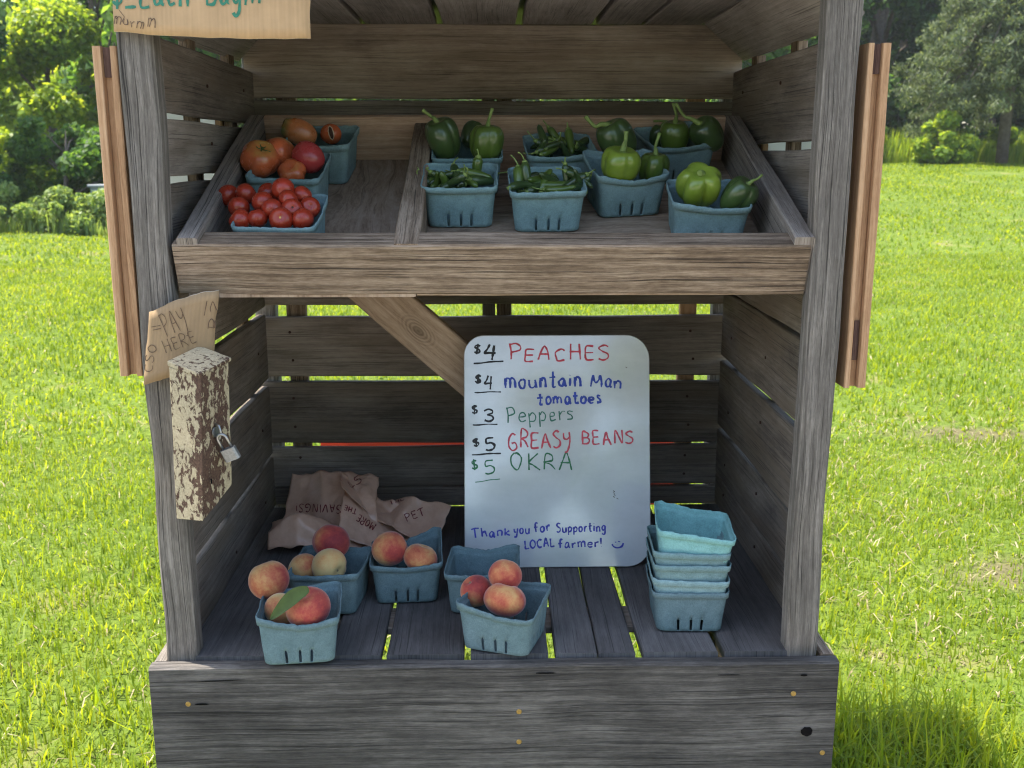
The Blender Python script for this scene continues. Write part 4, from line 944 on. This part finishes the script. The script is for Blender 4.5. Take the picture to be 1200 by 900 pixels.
def basket(key, rim, plane, yaw, label, seed, corner=(0,)*4, mid=(0,)*4, mat='pulp', bulge=0.0, lift=0.0, roll=0.0, pitch=0.0):
    """rim = photograph point of the middle of the front rim; plane 'tray' or 'floor'"""
    if plane == 'tray': n_ = TN; p0 = T0+TN*.0055; Rm = Matrix(((1, 0, 0), TV, TN)).transposed(); Rm = Matrix((Vector((1, 0, 0)), TV, TN)).transposed()
    else: n_ = Vector((0, 0, 1)); p0 = Vector((0, 0, FL+.001)); Rm = Matrix.Identity(3)
    Rm = Rm @ Matrix.Rotation(R(yaw), 3, 'Z')
    base = Rm.copy()
    Rm = Rm @ Matrix.Rotation(R(roll), 3, 'Y') @ Matrix.Rotation(R(pitch), 3, 'X')
    P_ = at_plane(rim[0], rim[1], p0+n_*(BH+lift), n_); o_ = P_-base @ Vector((0, -BT, BH))
    me = basket_mesh('berry_basket', seed, corner, mid, bulge, mat)
    o = link(bpy.data.objects.new('berry_basket', me)); o.matrix_world = Matrix.Translation(o_) @ Rm.to_4x4()
    s_ = o.modifiers.new('wall', 'SOLIDIFY'); s_.thickness = .0022; s_.offset = -1
    tag(o, label, 'basket', 'teal pulp berry baskets'); BK[key] = (o_, Rm, n_)
    return o
def inb(key, px_, py_, h): o_, Rm, n_ = BK[key]; n2 = Rm @ Vector((0, 0, 1)); return at_plane(px_, py_, o_+n2*(h-.018), n2)

basket('T3', (367, 173), 'tray', -4, 'teal pulp basket of two tomatoes at the back left of the tray', 1, corner=(0, .006, .004, .002), mat='pulp_lit')
basket('T2', (329, 210), 'tray', -3, 'teal pulp basket of big tomatoes, middle of the left tray section', 2, corner=(.002, .0, .005, 0), mat='pulp_lit')
basket('T1', (318, 267), 'tray', -3, 'teal pulp basket heaped with cherry tomatoes at the tray front left', 3, corner=(.0, .0, .008, 0), bulge=.02, mat='pulp_lit')
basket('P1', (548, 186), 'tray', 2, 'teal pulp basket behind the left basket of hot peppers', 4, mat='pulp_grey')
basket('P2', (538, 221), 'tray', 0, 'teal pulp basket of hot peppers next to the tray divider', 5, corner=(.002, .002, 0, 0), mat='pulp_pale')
basket('P3', (660, 183), 'tray', 3, 'teal pulp basket of hot peppers in the back row of the tray', 6, mid=(-.002, 0, .004, 0), corner=(0, .004, 0, .0), mat='pulp_lit')
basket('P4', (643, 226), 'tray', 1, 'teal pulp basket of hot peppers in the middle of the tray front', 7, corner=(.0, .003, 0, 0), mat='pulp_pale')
basket('P5', (744, 209), 'tray', 9, 'teal pulp basket with three long stemmed green peppers, second from right in front', 8, corner=(.006, .004, .008, .012), mid=(-.006, -.002, 0, 0), mat='pulp_lit')
basket('P6', (806, 171), 'tray', 13, 'turned teal pulp basket in the back right corner of the tray', 9, corner=(0, .005, .006, .0), mid=(-.003, 0, 0, 0), mat='pulp_lit')
basket('P7', (836, 243), 'tray', -3, 'teal pulp basket holding the bright bell pepper at the tray front right', 10, corner=(.006, .0, .002, .0), mid=(-.003, 0, 0, 0), mat='pulp_lit')

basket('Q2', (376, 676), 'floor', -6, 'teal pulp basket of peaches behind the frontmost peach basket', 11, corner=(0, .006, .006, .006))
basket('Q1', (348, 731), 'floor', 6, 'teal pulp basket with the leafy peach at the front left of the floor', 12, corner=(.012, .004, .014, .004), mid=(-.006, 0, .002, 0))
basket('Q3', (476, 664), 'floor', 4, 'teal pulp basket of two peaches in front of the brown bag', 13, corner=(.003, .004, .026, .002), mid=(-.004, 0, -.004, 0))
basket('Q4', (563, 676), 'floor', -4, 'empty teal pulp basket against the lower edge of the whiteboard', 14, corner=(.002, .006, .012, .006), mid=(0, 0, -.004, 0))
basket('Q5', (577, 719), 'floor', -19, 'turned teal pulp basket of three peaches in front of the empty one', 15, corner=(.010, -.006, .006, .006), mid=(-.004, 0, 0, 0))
names = ['bottom basket of the stacked empty teal pulp baskets', 'second basket from the bottom of the empty stack', 'grey tinted middle basket of the empty stack', 'fourth basket up, just under the top of the empty stack', 'mint coloured crooked top basket of the empty stack']
sp_ = BK_base = at_z(809, 741, FL)
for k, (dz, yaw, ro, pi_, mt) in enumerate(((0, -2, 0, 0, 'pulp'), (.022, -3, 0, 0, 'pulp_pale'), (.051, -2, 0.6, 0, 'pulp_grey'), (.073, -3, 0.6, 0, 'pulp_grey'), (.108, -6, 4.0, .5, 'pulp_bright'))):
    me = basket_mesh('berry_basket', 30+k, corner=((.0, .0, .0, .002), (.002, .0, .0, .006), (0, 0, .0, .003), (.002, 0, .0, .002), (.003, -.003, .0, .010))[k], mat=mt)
    o = link(bpy.data.objects.new('berry_basket', me)); ctr = Vector((sp_.x, sp_.y+.056, FL+.001+dz))
    o.matrix_world = Matrix.Translation(ctr+Vector((.0, 0, 0)) if k < 4 else ctr+Vector((.004, 0, 0))) @ Matrix.Rotation(R(yaw), 4, 'Z') @ Matrix.Rotation(R(ro), 4, 'Y') @ Matrix.Rotation(R(pi_), 4, 'X')
    s_ = o.modifiers.new('wall', 'SOLIDIFY'); s_.thickness = .0018; s_.offset = -1
    tag(o, names[k], 'basket', 'stacked empty berry baskets')

# ------------------------------------------------------------------ fruit and vegetables
def revolve(prof, n=32, lobes=0, lobe_amt=0.0, seed=0, bump=.0, lobe_sharp=1.0):
    """prof: list of (r, z, lobe weight)"""
    V, F = [], []; rr = random.Random(seed); ph = [rr.uniform(-.25, .25) for _ in range(8)]; off = Vector((seed*1.7, seed, 0))
    for (r_, z, lw) in prof:
        for k in range(n):
            a = 2*math.pi*k/n; q = 1.0
            if lobes:
                g_ = abs(math.sin((a+ph[0]+.12*math.sin(a*2+ph[1]))*lobes/2)); q = 1-lobe_amt*1.5*lw*(1-g_**(.6*lobe_sharp))
            p = Vector((r_*q*math.cos(a), r_*q*math.sin(a), z))
            if bump: p += p.normalized()*noise.noise(p*22+off)*bump
            V.append(p)
    m = len(prof)
    for j in range(m-1):
        for k in range(n): F.append((j*n+k, j*n+(k+1) % n, (j+1)*n+(k+1) % n, (j+1)*n+k))
    F.append(tuple(range(n-1, -1, -1))); F.append(tuple((m-1)*n+k for k in range(n)))
    return V, F
def orient(o, loc, zdir, spin=0.0):
    q = Vector(zdir).normalized().to_track_quat('Z', 'Y') @ Quaternion((0, 0, 1), R(spin))
    o.matrix_world = Matrix.Translation(loc) @ q.to_matrix().to_4x4()
def tomato_prof(r_, flat, dim=.25):
    pr_ = []
    for j in range(17):
        a = -math.pi/2+math.pi*j/16; x = math.cos(a); z = math.sin(a)
        d_ = math.exp(-(x/.30)**2)
        zz = z*flat-(dim*d_ if z > 0 else -dim*.25*d_); pr_.append((max(r_*x, r_*.002), r_*zz, min(1, x*1.1)*(1 if z > -.3 else .6)))
    return pr_
def tomato(loc, r_, flat, mat, label, zdir, group, lobes=0, amt=0, seed=0, calyx=None, scar=None, name='tomato', stretch=None, spin=0, cat='tomato'):
    V, F = revolve(tomato_prof(r_, flat), 36 if r_ > .02 else 24, lobes, amt, seed, .0012 if r_ > .02 else .0004)
    if stretch: V = [Vector((v.x*stretch[0], v.y*stretch[1], v.z*stretch[2])) for v in V]
    o = mesh(name, V, F, M[mat], smooth=True); orient(o, loc, zdir, spin); tag(o, label, cat, group)
    ztop = r_*(flat-.25*.98)*(stretch[2] if stretch else 1)
    if calyx:
        m = MB(); c = Vector((0, 0, ztop-.001))
        for k in range(5):
            a = 6.283*k/5+seed; d_ = Vector((math.cos(a), math.sin(a), 0)); m.tube([c, c+d_*r_*.2+Vector((0, 0, .003)), c+d_*r_*.42*random.uniform(.7, 1.2)+Vector((0, 0, .006*random.random()+.003))], [.0022, .0016, .0005], 5)
        m.tube([c, c+Vector((.001, .001, .006))], [.0022, .0018], 6); m.build('calyx', M['calyx'], o)
    if scar:
        pts = []; z0 = ztop
        for q in range(3): pass
        m = MB(); m.tube([(0, 0, z0-.002), (0, 0, z0+.0003), (0, 0, z0+.0006)], [r_*.3, r_*.3, r_*.05], 14); m.build('stem_scar', M[scar], o)
    return o
CT = 'cherry tomatoes heaped in their basket'
V_IN = [("left rim, outermost", 268, 229, .096), ("back left, touching the outermost one", 288, 227, .108), ("left side, below the two outermost ones", 280, 243, .099), ("front left corner", 281, 258, .092), ("front, second from the left", 302, 256, .094),
        ("left centre of the heap", 308, 237, .108), ("centre of the heap", 319, 245, .104), ("very top of the heap", 331.5, 222, .124), ("back, mostly hidden behind the centre ones", 315, 227, .103), ("just below the topmost one", 338, 234, .114),
        ("back right, under the big tomato basket", 354, 229, .112), ("right rim, outermost", 363, 243, .100), ("right of centre with a small dark dot", 342, 245, .104), ("front centre with a yellow stem scar", 329.5, 257, .096), ("front right corner", 354.5, 257, .093)]
for i, (wh, x, y, h) in enumerate(V_IN):
    d_ = Vector((random.uniform(-.6, .6), random.uniform(-.3, .9), random.uniform(.2, 1)))
    if i in (12, 13, 11): d_ = Vector((random.uniform(-.1, .3), -.9, .25))
    if i == 4: d_ = Vector((-.2, .2, .9))
    r_ = .0182*random.uniform(.9, 1.08)*(1.15 if i == 13 else 1)
    tomato(inb('T1', x, y, h), r_, .95, 'cherry', 'small red cherry tomato at the '+wh, d_, CT, seed=i, scar='scar_yellow' if i == 13 else ('scar_dark' if i in (12, 1, 6, 9) else None), name='cherry_tomato', cat='cherry tomato')
BTG = 'big tomatoes in the two back baskets'
tomato(inb('T2', 305, 186, .107), .0375, .86, 'heirloom', 'big ribbed orange tomato with green calyx at the left of its basket', (.30, -.62, .72), BTG, 5, .10, 3, calyx=True)
tomato(inb('T2', 324, 180, .112) + Vector((0, .02, 0)), .0335, .88, 'heirloom', 'big orange red tomato partly behind the one with the calyx', (.2, .5, .8), BTG, 5, .10, 4)
tomato(inb('T2', 361, 184, .108), .031, .95, 'pinktom', 'smooth pink red pointed tomato at the right of the middle basket', (-.75, .1, .6), BTG, 0, 0, 5, stretch=(.92, .92, 1.12))
tomato(inb('T2', 342, 202, .090), .027, .8, 'heirloom', 'yellow shouldered tomato low at the front of the middle basket', (0, -.8, .55), BTG, 5, .12, 6, scar='scar_dark')
tomato(inb('T3', 350, 155, .100), .032, .85, 'orangetom', 'long orange tomato with green shoulder in the back left basket', (-.86, -.15, .35), BTG, 3, .05, 7, stretch=(.82, .82, 1.45))
ck = tomato(inb('T3', 388, 157, .096), .0215, .95, 'heirloom', 'small orange tomato with a black split, back left basket', (.1, .6, .8), BTG, 0, 0, 8)
# the split on its front: a pale lip and a dark slit
loc = ck.matrix_world.translation; fr = (EYE-loc).normalized(); sx_ = fr.cross(Vector((0, 0, 1))).normalized(); sz_ = sx_.cross(fr)
inv = ck.matrix_world.inverted()
for nm, mt, ww, hh, e in (('split_lip', 'scar_pale', .0052, .0135, .0004), ('split', 'scar_dark', .0034, .0115, .0008)):
    vs, fs = [], []
    for j in range(9):
        t = -1+2*j/8; wj = ww*(1-t*t)**.5+.0003
        for s_ in (-1, 0, 1):
            p = sx_*(s_*wj*(1+.3*noise.noise(Vector((t*3, s_, 0))))+.002*t)+sz_*(t*hh+.002); p = p+fr*math.sqrt(max(0, .0215**2*.93-p.length_squared)); vs.append(inv @ (loc+p*(1+.06)+fr*e))
    for j in range(8):
        for k in range(2): fs.append((j*3+k, j*3+k+1, (j+1)*3+k+1, (j+1)*3+k))
    mesh(nm, vs, fs, M[mt], ck)

def pepper_prof(r_, h, taper=.75, dim=.2, point=.0):
    pr_ = []; N = 20
    for j in range(N+1):
        t = j/N                                  # 0 bottom, 1 top centre
        a = -math.pi/2+math.pi*t; c, s_ = math.cos(a), math.sin(a)
        rx = abs(c)**.55; zz = (abs(s_)**.9)*(1 if s_ > 0 else -1)
        w_ = (taper+(1-taper)*min(1, t*1.7)); d_ = math.exp(-(rx/.42)**2)
        z = zz*h/2-(dim*r_*d_ if s_ > 0 else -dim*.5*r_*d_)-(point*h*d_ if s_ < 0 else 0)
        pr_.append((max(r_*rx*w_, r_*.01), z, min(1, rx*1.15)))
    return pr_
def pepper(loc, r_, h, mat, label, zdir, stem, group='sweet green peppers', lobes=4, amt=.20, seed=0, taper=.78, spin=0, stem_r=.0042, point=0.0):
    V, F = revolve(pepper_prof(r_, h, taper, point=point), 48, lobes, amt, seed, .0022)
    o = mesh('green_pepper', V, F, M[mat], smooth=True); orient(o, loc, zdir, spin); tag(o, label, 'pepper', group)
    inv = o.matrix_world.inverted(); z0 = h/2-.2*r_-.002
    m = MB(); p0 = Vector((0, 0, z0))
    m.tube([p0-Vector((0, 0, .002)), p0+Vector((0, 0, .001)), p0+Vector((0, 0, .004))], [r_*.30, r_*.27, stem_r*1.4], 12)
    if stem:
        pw = [p0]+[inv @ q for q in stem]; sp2 = smooth_pts([p0, p0.lerp(pw[1], .5)+Vector((0, 0, .004))]+pw[1:], 5); k_ = len(sp2)
        m.tube(sp2, [stem_r*(1.5-.75*min(1, i/(k_*.45)))*(1.0 if i < k_-2 else 1.18) for i in range(k_)], 8)
    m.build('stem', M['stem'], o)
    return o
def toward(base, dx, dy, ln_): return base+RT*dx*ln_+UP*dy*ln_
def pep(key, x, y, h_, r_, hh, mat, label, zd, stem_px, seed, **k):
    loc = inb(key, x, y, h_)
    sd_ = [at_plane(a, b, loc+Vector((0, dd, 0)), FW) for (a, b, dd) in stem_px] if stem_px else None
    return pepper(loc, r_, hh, mat, label, zd, sd_, seed=seed, **k)
M_ = M
pep('P1', 519, 163, .112, .036, .082, M['pepper_dark'].name and 'pepper_dark', 'dark glossy pepper with a hooked stem in the back left basket', (-.28, -.30, .9), [(506, 137, -.01), (495, 129, -.012)], 61, lobes=3, amt=.16)
pep('P1', 570, 167, .110, .035, .070, 'pepper_mid', 'green pepper with an upright stem beside the hooked stem one', (.08, -.12, 1), [(573, 140, 0), (577, 127, 0)], 62, lobes=4, amt=.13)
pep('P1', 553, 157, .105, .022, .055, 'pepper_dark', 'nearly black pepper behind the upright stemmed one', (.3, .5, .8), None, 63, lobes=3)
pep('P5', 722, 165, .114, .039, .084, 'pepper_dark', 'dark pepper with a long thick stem leaning to the left', (-.45, -.25, .85), [(697, 148, -.02), (686, 136, -.025)], 64, lobes=3, amt=.15, stem_r=.005)
pep('P5', 727, 193, .112, .037, .064, 'pepper_bright', 'bright green bell pepper with short upright stem, front of three', (.10, -.35, .93), [(733, 165, 0), (734, 154, 0)], 65, lobes=4, amt=.12, stem_r=.005)
pep('P5', 766, 197, .092, .030, .060, 'pepper_mid', 'green pepper with a tall straight stem at the right rim', (.1, -.2, 1), [(768, 172, 0), (773, 156, .0)], 66, lobes=4, amt=.14, stem_r=.004)
pep('P6', 790, 161, .096, .031, .066, 'pepper_mid', 'round green pepper with an upright stem, back right basket', (0, -.25, 1), [(793, 136, 0), (789, 121, 0)], 67, lobes=3, amt=.12)
pep('P6', 829, 158, .107, .033, .074, 'pepper_dark', 'dark smooth pepper lying against the right rim, stem pointing up left', (-.55, -.35, .65), [(802, 136, -.01), (792, 121, -.012)], 68, lobes=3, amt=.08, spin=40)
pep('P6', 772, 160, .078, .022, .050, 'pepper_dark', 'small dark pepper with a curled stem, left in the corner basket', (.2, -.2, 1), [(781, 142, -.005), (766, 142, -.01)], 69, lobes=3, amt=.12, stem_r=.003)
pep('P7', 819, 218, .110, .042, .070, 'pepper_bright', 'bright glossy bell pepper facing the viewer in the front right basket', (.02, -.62, .78), [(820, 203, -.035)], 70, lobes=5, amt=.22, stem_r=.006, taper=.8)
pep('P7', 865, 230, .102, .031, .068, 'pepper_dark', 'dark pepper with a thin stem beside the bright bell pepper', (.45, -.45, .75), [(887, 210, -.015), (893, 205, -.012)], 71, lobes=3, amt=.2, stem_r=.0028)

def chili(loc, L, r_, mat, label, dirv, group, seed, stem=.02, bend=.1):
    m = MB(); N = 12; d_ = Vector(dirv).normalized(); s_ = d_.orthogonal().normalized(); pts, rad = [], []
    for i in range(N+1):
        t = i/N; pts.append(d_*((t-.5)*L)+s_*bend*L*math.sin(t*3.14)*(.5)); rad.append(max(.0006, r_*(1-(2*max(0, .16-t)/.32)**2*.55)*(1-max(0, t-.3)**1.6*.9) if t < .98 else r_*.15))
    m.tube(pts, rad, 12); o = m.build('hot_pepper', M[mat]); o.location = loc; o.data.polygons.foreach_set('use_smooth', [True]*len(o.data.polygons)); tag(o, label, 'hot pepper', group)
    m2 = MB(); b0 = pts[0]; e = -d_
    m2.tube([b0+d_*.002, b0-d_*.0015, b0-d_*.004], [r_*.62, r_*.55, .0018], 8)
    sv = Vector((random.uniform(-1, 1), random.uniform(-1, 1), random.uniform(-.2, .6)))*stem; m2.tube([b0-d_*.003, b0+e*stem*.4+sv*.1, b0+e*stem*.75+sv*.35, b0+e*stem*.9+sv*.75], [.0019, .0014, .0012, .0016], 6); m2.build('stem', M['stem'], o)
    return o
HG = 'hot peppers in the three small pepper baskets'
def chl(key, rows, where):
    for i, (x, y, h_, ax_, ay_, dp, L, mt, wh) in enumerate(rows):
        d_ = RT*ax_+UP*ay_+FW*dp
        chili(inb(key, x, y, h_), L, .0082*random.uniform(.8, 1.2), mt, 'hot pepper '+wh+' in the '+where, d_, HG, i, stem=random.uniform(.012, .022), bend=random.uniform(-.12, .12))
chl('P2', [(508, 213, .082, .9, .15, -.2, .058, 'chili', 'with its stem end at the left rim'), (522, 209, .088, .8, -.3, .3, .060, 'chili_dark', 'lying darkly second from the left'), (534, 207, .094, .15, -.75, -.5, .060, 'chili_dark', 'with the tallest stem near the middle'), (545, 211, .090, .7, -.45, -.4, .062, 'chili', 'slanting down to the front rim'),
            (557, 205, .095, .95, -.15, .2, .064, 'chili', 'lying across the top of the heap'), (566, 212, .086, .8, .05, .5, .055, 'chili_dark', 'at the right rim'), (559, 200, .095, -.1, -.8, .4, .052, 'chili', 'standing stem up at the back right'), (534, 217, .078, .9, .05, .1, .06, 'chili_dark', 'lowest along the front rim')], 'basket by the divider')
chl('P3', [(637, 163, .098, -.28, .85, .2, .066, 'chili_dark', 'standing tip up like a dark spike'), (652, 163, .095, .5, -.8, -.2, .060, 'chili', 'leaning just right of the dark spike'), (668, 166, .095, .12, -.9, -.3, .058, 'chili', 'standing upright at the right, pale green'), (660, 170, .092, .1, -.6, -.7, .05, 'chili', 'with its stem end facing out in the middle'), (643, 173, .085, .6, .2, -.5, .055, 'chili_dark', 'lying low at the left'), (675, 172, .084, .9, -.2, .2, .05, 'chili_dark', 'lying low at the right')], 'back row basket')
chl('P4', [(608, 212, .092, .05, -.95, -.2, .055, 'chili', 'standing bright green at the left rim'), (619, 209, .094, .2, -.9, .1, .060, 'chili_dark', 'with a long thin stem second from the left'), (632, 216, .086, .7, .35, .3, .058, 'chili_dark', 'lying in the left middle'), (640, 212, .090, .35, .8, .3, .054, 'chili', 'pointing up in the middle'), (650, 216, .085, .9, .1, .2, .060, 'chili', 'lying flat along the middle front'), (664, 210, .092, .1, -.9, .2, .055, 'chili_dark', 'standing stem up at the right of the middle'), (673, 208, .094, .5, -.7, -.3, .052, 'chili_dark', 'topmost at the right'), (679, 216, .086, .7, .5, -.2, .05, 'chili_dark', 'at the right rim')], 'middle front basket')

for key, where, x0, x1, y0, y1 in (('P2', 'basket by the divider', 503, 575, 204, 218), ('P3', 'back row basket', 630, 682, 164, 178), ('P4', 'middle front basket', 606, 682, 207, 222)):
    for i in range(18):
        a = random.uniform(0, 6.283); d_ = RT*math.cos(a)+FW*math.sin(a)*.8+UP*random.uniform(-.65, .65)
        chili(inb(key, random.uniform(x0, x1), random.uniform(y0, y1), random.uniform(.068, .100)), random.uniform(.042, .062), .0074*random.uniform(.8, 1.2), random.choice(('chili', 'chili_dark', 'chili_dark')), 'hot pepper half buried under others in the '+where, d_, HG+', '+where, 50+i, stem=random.uniform(.012, .025), bend=random.uniform(-.2, .2))
def peach_prof(r_):
    pr_ = []
    for j in range(21):
        a = -math.pi/2+math.pi*j/20; x, z = math.cos(a), math.sin(a); d_ = math.exp(-(x/.26)**2)
        pr_.append((max(r_*x, r_*.003), r_*(z*.95-(.24*d_ if z > 0 else -.05*d_)), 1))
    return pr_
def peach(loc, r_, label, zdir, blush, seed, spin=0, stretch=None):
    stretch = stretch or (random.uniform(.96, 1.05), random.uniform(.95, 1.04), random.uniform(.92, 1.0))
    V, F = revolve(peach_prof(r_), 40, 0, 0, seed, .0012); W_ = []
    for v in V:   # the seam: a crease down one side
        a = math.atan2(v.y, v.x); q = 1-.085*math.exp(-(a/.22)**2)*min(1, math.hypot(v.x, v.y)/(r_*.5)); W_.append(Vector((v.x*q*stretch[0], v.y*q*stretch[1], v.z*stretch[2])))
    o = mesh('peach', W_, F, M['peach'], smooth=True); orient(o, loc, zdir, spin); tag(o, label, 'peach', 'peaches'); o['blush'] = blush
    m = MB(); z0 = r_*(.95-.24)*stretch[2]; m.tube([(0, 0, z0-.003), (0, 0, z0+.0012)], [.0028, .0022], 8); m.build('stem_end', M['stem_brown'], o)
    return o
peach(inb('Q1', 315, 680, .115), .0365, 'large orange peach with a red cheek perched on the left rim', (-.3, .3, .7), .52, 1, 200)
pk = peach(inb('Q1', 361, 712, .104), .0375, 'pinkish red peach with a green leaf at its stem', (-.10, -.25, .85), .74, 2, -75)
peach(inb('Q1', 330, 714, .080), .030, 'orange peach mostly hidden under the leaf', (.2, .5, .6), .5, 3)
peach(inb('Q2', 388, 635, .118), .0365, 'dark red peach on top of the basket behind', (.2, .5, .8), .86, 4, 40)
peach(inb('Q2', 386, 663, .096), .0335, 'pale yellow peach showing its stem end at the front', (.65, -.62, -.1), .36, 5)
peach(inb('Q2', 356, 666, .086), .030, 'pale yellow peach at the left of the basket behind', (-.3, .4, .5), .40, 6)
peach(inb('Q3', 457, 643, .112), .0345, 'round rosy yellow peach at the left in front of the brown bag', (-.2, .6, .6), .55, 7, 160)
peach(inb('Q3', 493, 654, .098), .0315, 'smaller orange peach at the right in front of the brown bag', (.3, .2, .9), .60, 8, 20, (1.05, 1.05, .9))
peach(inb('Q5', 592, 674, .128), .0315, 'topmost peach of the three by the whiteboard', (.2, .5, .7), .58, 9, 120)
peach(inb('Q5', 592, 703, .098), .0350, 'wide rosy peach at the front right of the three', (.2, .3, .9), .64, 10, 200, (1.08, 1.05, .88))
peach(inb('Q5', 558, 692, .094), .0300, 'peach half sunk at the left of the three', (-.5, -.2, .8), .68, 11, 10)
# the leaf on the pink peach
inv = pk.matrix_world.inverted(); lp = [at_plane(x, y, pk.matrix_world.translation+Vector((0, dd, 0)), FW) for x, y, dd in ((362, 690, -.030), (348, 696, -.040), (334, 708, -.044), (317, 726, -.047))]
cl = smooth_pts(lp, 6); vs, fs = [], []; k_ = len(cl)
for i, p in enumerate(cl):
    t = i/(k_-1); wd_ = .0115*math.sin(math.pi*min(1, .08+t*.92))**.8+.0006; tn = (cl[min(i+1, k_-1)]-cl[max(i-1, 0)]).normalized(); sd_ = tn.cross(FW).normalized()
    vs += [inv @ (p+sd_*wd_-FW*.003), inv @ p, inv @ (p-sd_*wd_-FW*.003)]
for i in range(k_-1):
    for j in range(2): fs.append((i*3+j, i*3+j+1, i*3+j+4, i*3+j+3))
lf = mesh('leaf', vs, fs, M['calyx'], pk, smooth=True)

# ------------------------------------------------------------------ crumpled plastic bag
orgp = Vector((-.3, 2.15, FL)); BV_, BF_ = [], []
def sheet(c4, nu, nv, amp, seed, puff=.0):
    b = len(BV_); tl, tr, br, bl = [at_y(*c) for c in c4]; o_ = Vector((seed*5.1, seed*2.2, seed))
    nr = (tr-tl).cross(bl-tl).normalized(); nr = -nr if nr.y > 0 else nr
    rf = random.Random(seed); asp = (tr-tl).length/max(.01, (bl-tl).length); folds = [(rf.choice((-1, 1))*rf.uniform(.8, 2.2), rf.uniform(0, 3.14), rf.uniform(-.45, .45)) for _ in range(9)]; fm = sum(a_ for a_, _, _ in folds)*.33
    for j in range(nv+1):
        for i in range(nu+1):
            s_, t_ = i/nu, j/nv; p = tl.lerp(tr, s_).lerp(bl.lerp(br, s_), t_)
            dd = sum(a_*abs((s_-.5)*math.cos(th)*asp+(t_-.5)*math.sin(th)-c_) for a_, th, c_ in folds)-fm
            p = p+nr*(amp*1.5*dd+.0035*(1-2*abs(noise.noise(p*38+o_)))+.0015*noise.noise(p*90+o_)+puff*math.sin(math.pi*s_)*math.sin(math.pi*min(1, t_*1.1)))
            e = noise.noise(Vector((s_*6, t_*6, seed)))*.007
            if i in (0, nu): p = p+Vector((e, 0, 0))
            if j in (0, nv): p = p+Vector((0, 0, e))
            p.z = max(p.z, FL+.003); p.y = min(p.y, 2.352); p.x = max(p.x, -.512); BV_.append(p-orgp)
    for j in range(nv):
        for i in range(nu): k = b+j*(nu+1)+i; BF_.append((k, k+nu+1, k+nu+2, k+1))
sheet([(343, 558, 2.30), (445, 572, 2.27), (440, 662, 2.10), (314, 650, 2.09)], 44, 34, .026, 1, .03)
sheet([(330, 600, 2.20), (425, 606, 2.17), (428, 672, 2.07), (318, 660, 2.06)], 40, 30, .026, 2, .03)
sheet([(398, 555, 2.25), (521, 614, 2.21), (505, 652, 2.12), (398, 590, 2.20)], 44, 24, .012, 3, .015)
sheet([(415, 600, 2.16), (500, 636, 2.13), (496, 672, 2.08), (408, 668, 2.08)], 34, 24, .022, 4, .02)
sheet([(405, 566, 2.22), (478, 590, 2.19), (474, 655, 2.10), (400, 640, 2.12)], 34, 26, .010, 6, .02)
bagm = mesh('plastic_bag', BV_, BF_, M['bag'], smooth=True); bagm.location = orgp
s_ = bagm.modifiers.new('film', 'SOLIDIFY'); s_.thickness = .001
tag(bagm, 'crumpled brown plastic shopping bag with dark red lettering in the back left corner', 'plastic bag')
fn, nf = surface_fn(bagm, orgp)
for tx, a_, b_, h_ in (('SAVINGS!', (400, 592), (347, 590), 9), ('THE', (419, 597), (404, 592), 6), ('MORE', (441, 615), (421, 603), 8), ('L5', (411, 573), (425, 564), 9), ('THL', (457, 592), (474, 586), 9), ('PET', (476, 612), (499, 603), 9)):
    v, f = ribbon(text_strokes(tx, a_, b_, h_, seed=len(tx)), .0024, fn, nf); mesh('lettering', v, f, M['ink_maroon'], bagm)

# ------------------------------------------------------------------ summer haze
hm = bpy.data.materials.new('thin summer haze'); hm.use_nodes = True; ht = hm.node_tree; ht.nodes.remove(ht.nodes['Principled BSDF'])
pv = ht.nodes.new('ShaderNodeVolumePrincipled'); pv.inputs['Color'].default_value = (.95, .97, 1, 1); pv.inputs['Density'].default_value = .0005; pv.inputs['Anisotropy'].default_value = .25
ht.links.new(pv.outputs[0], ht.nodes['Material Output'].inputs['Volume'])
hv = [(x, y, z) for z in (-1.6, 15) for y in (-32, 66) for x in (-48, 48)]
hz_ = mesh('haze', hv, [(0, 2, 3, 1), (4, 5, 7, 6), (0, 1, 5, 4), (2, 6, 7, 3), (0, 4, 6, 2), (1, 3, 7, 5)], hm); tag(hz_, kind='stuff')
S.cycles.volume_bounces = 0
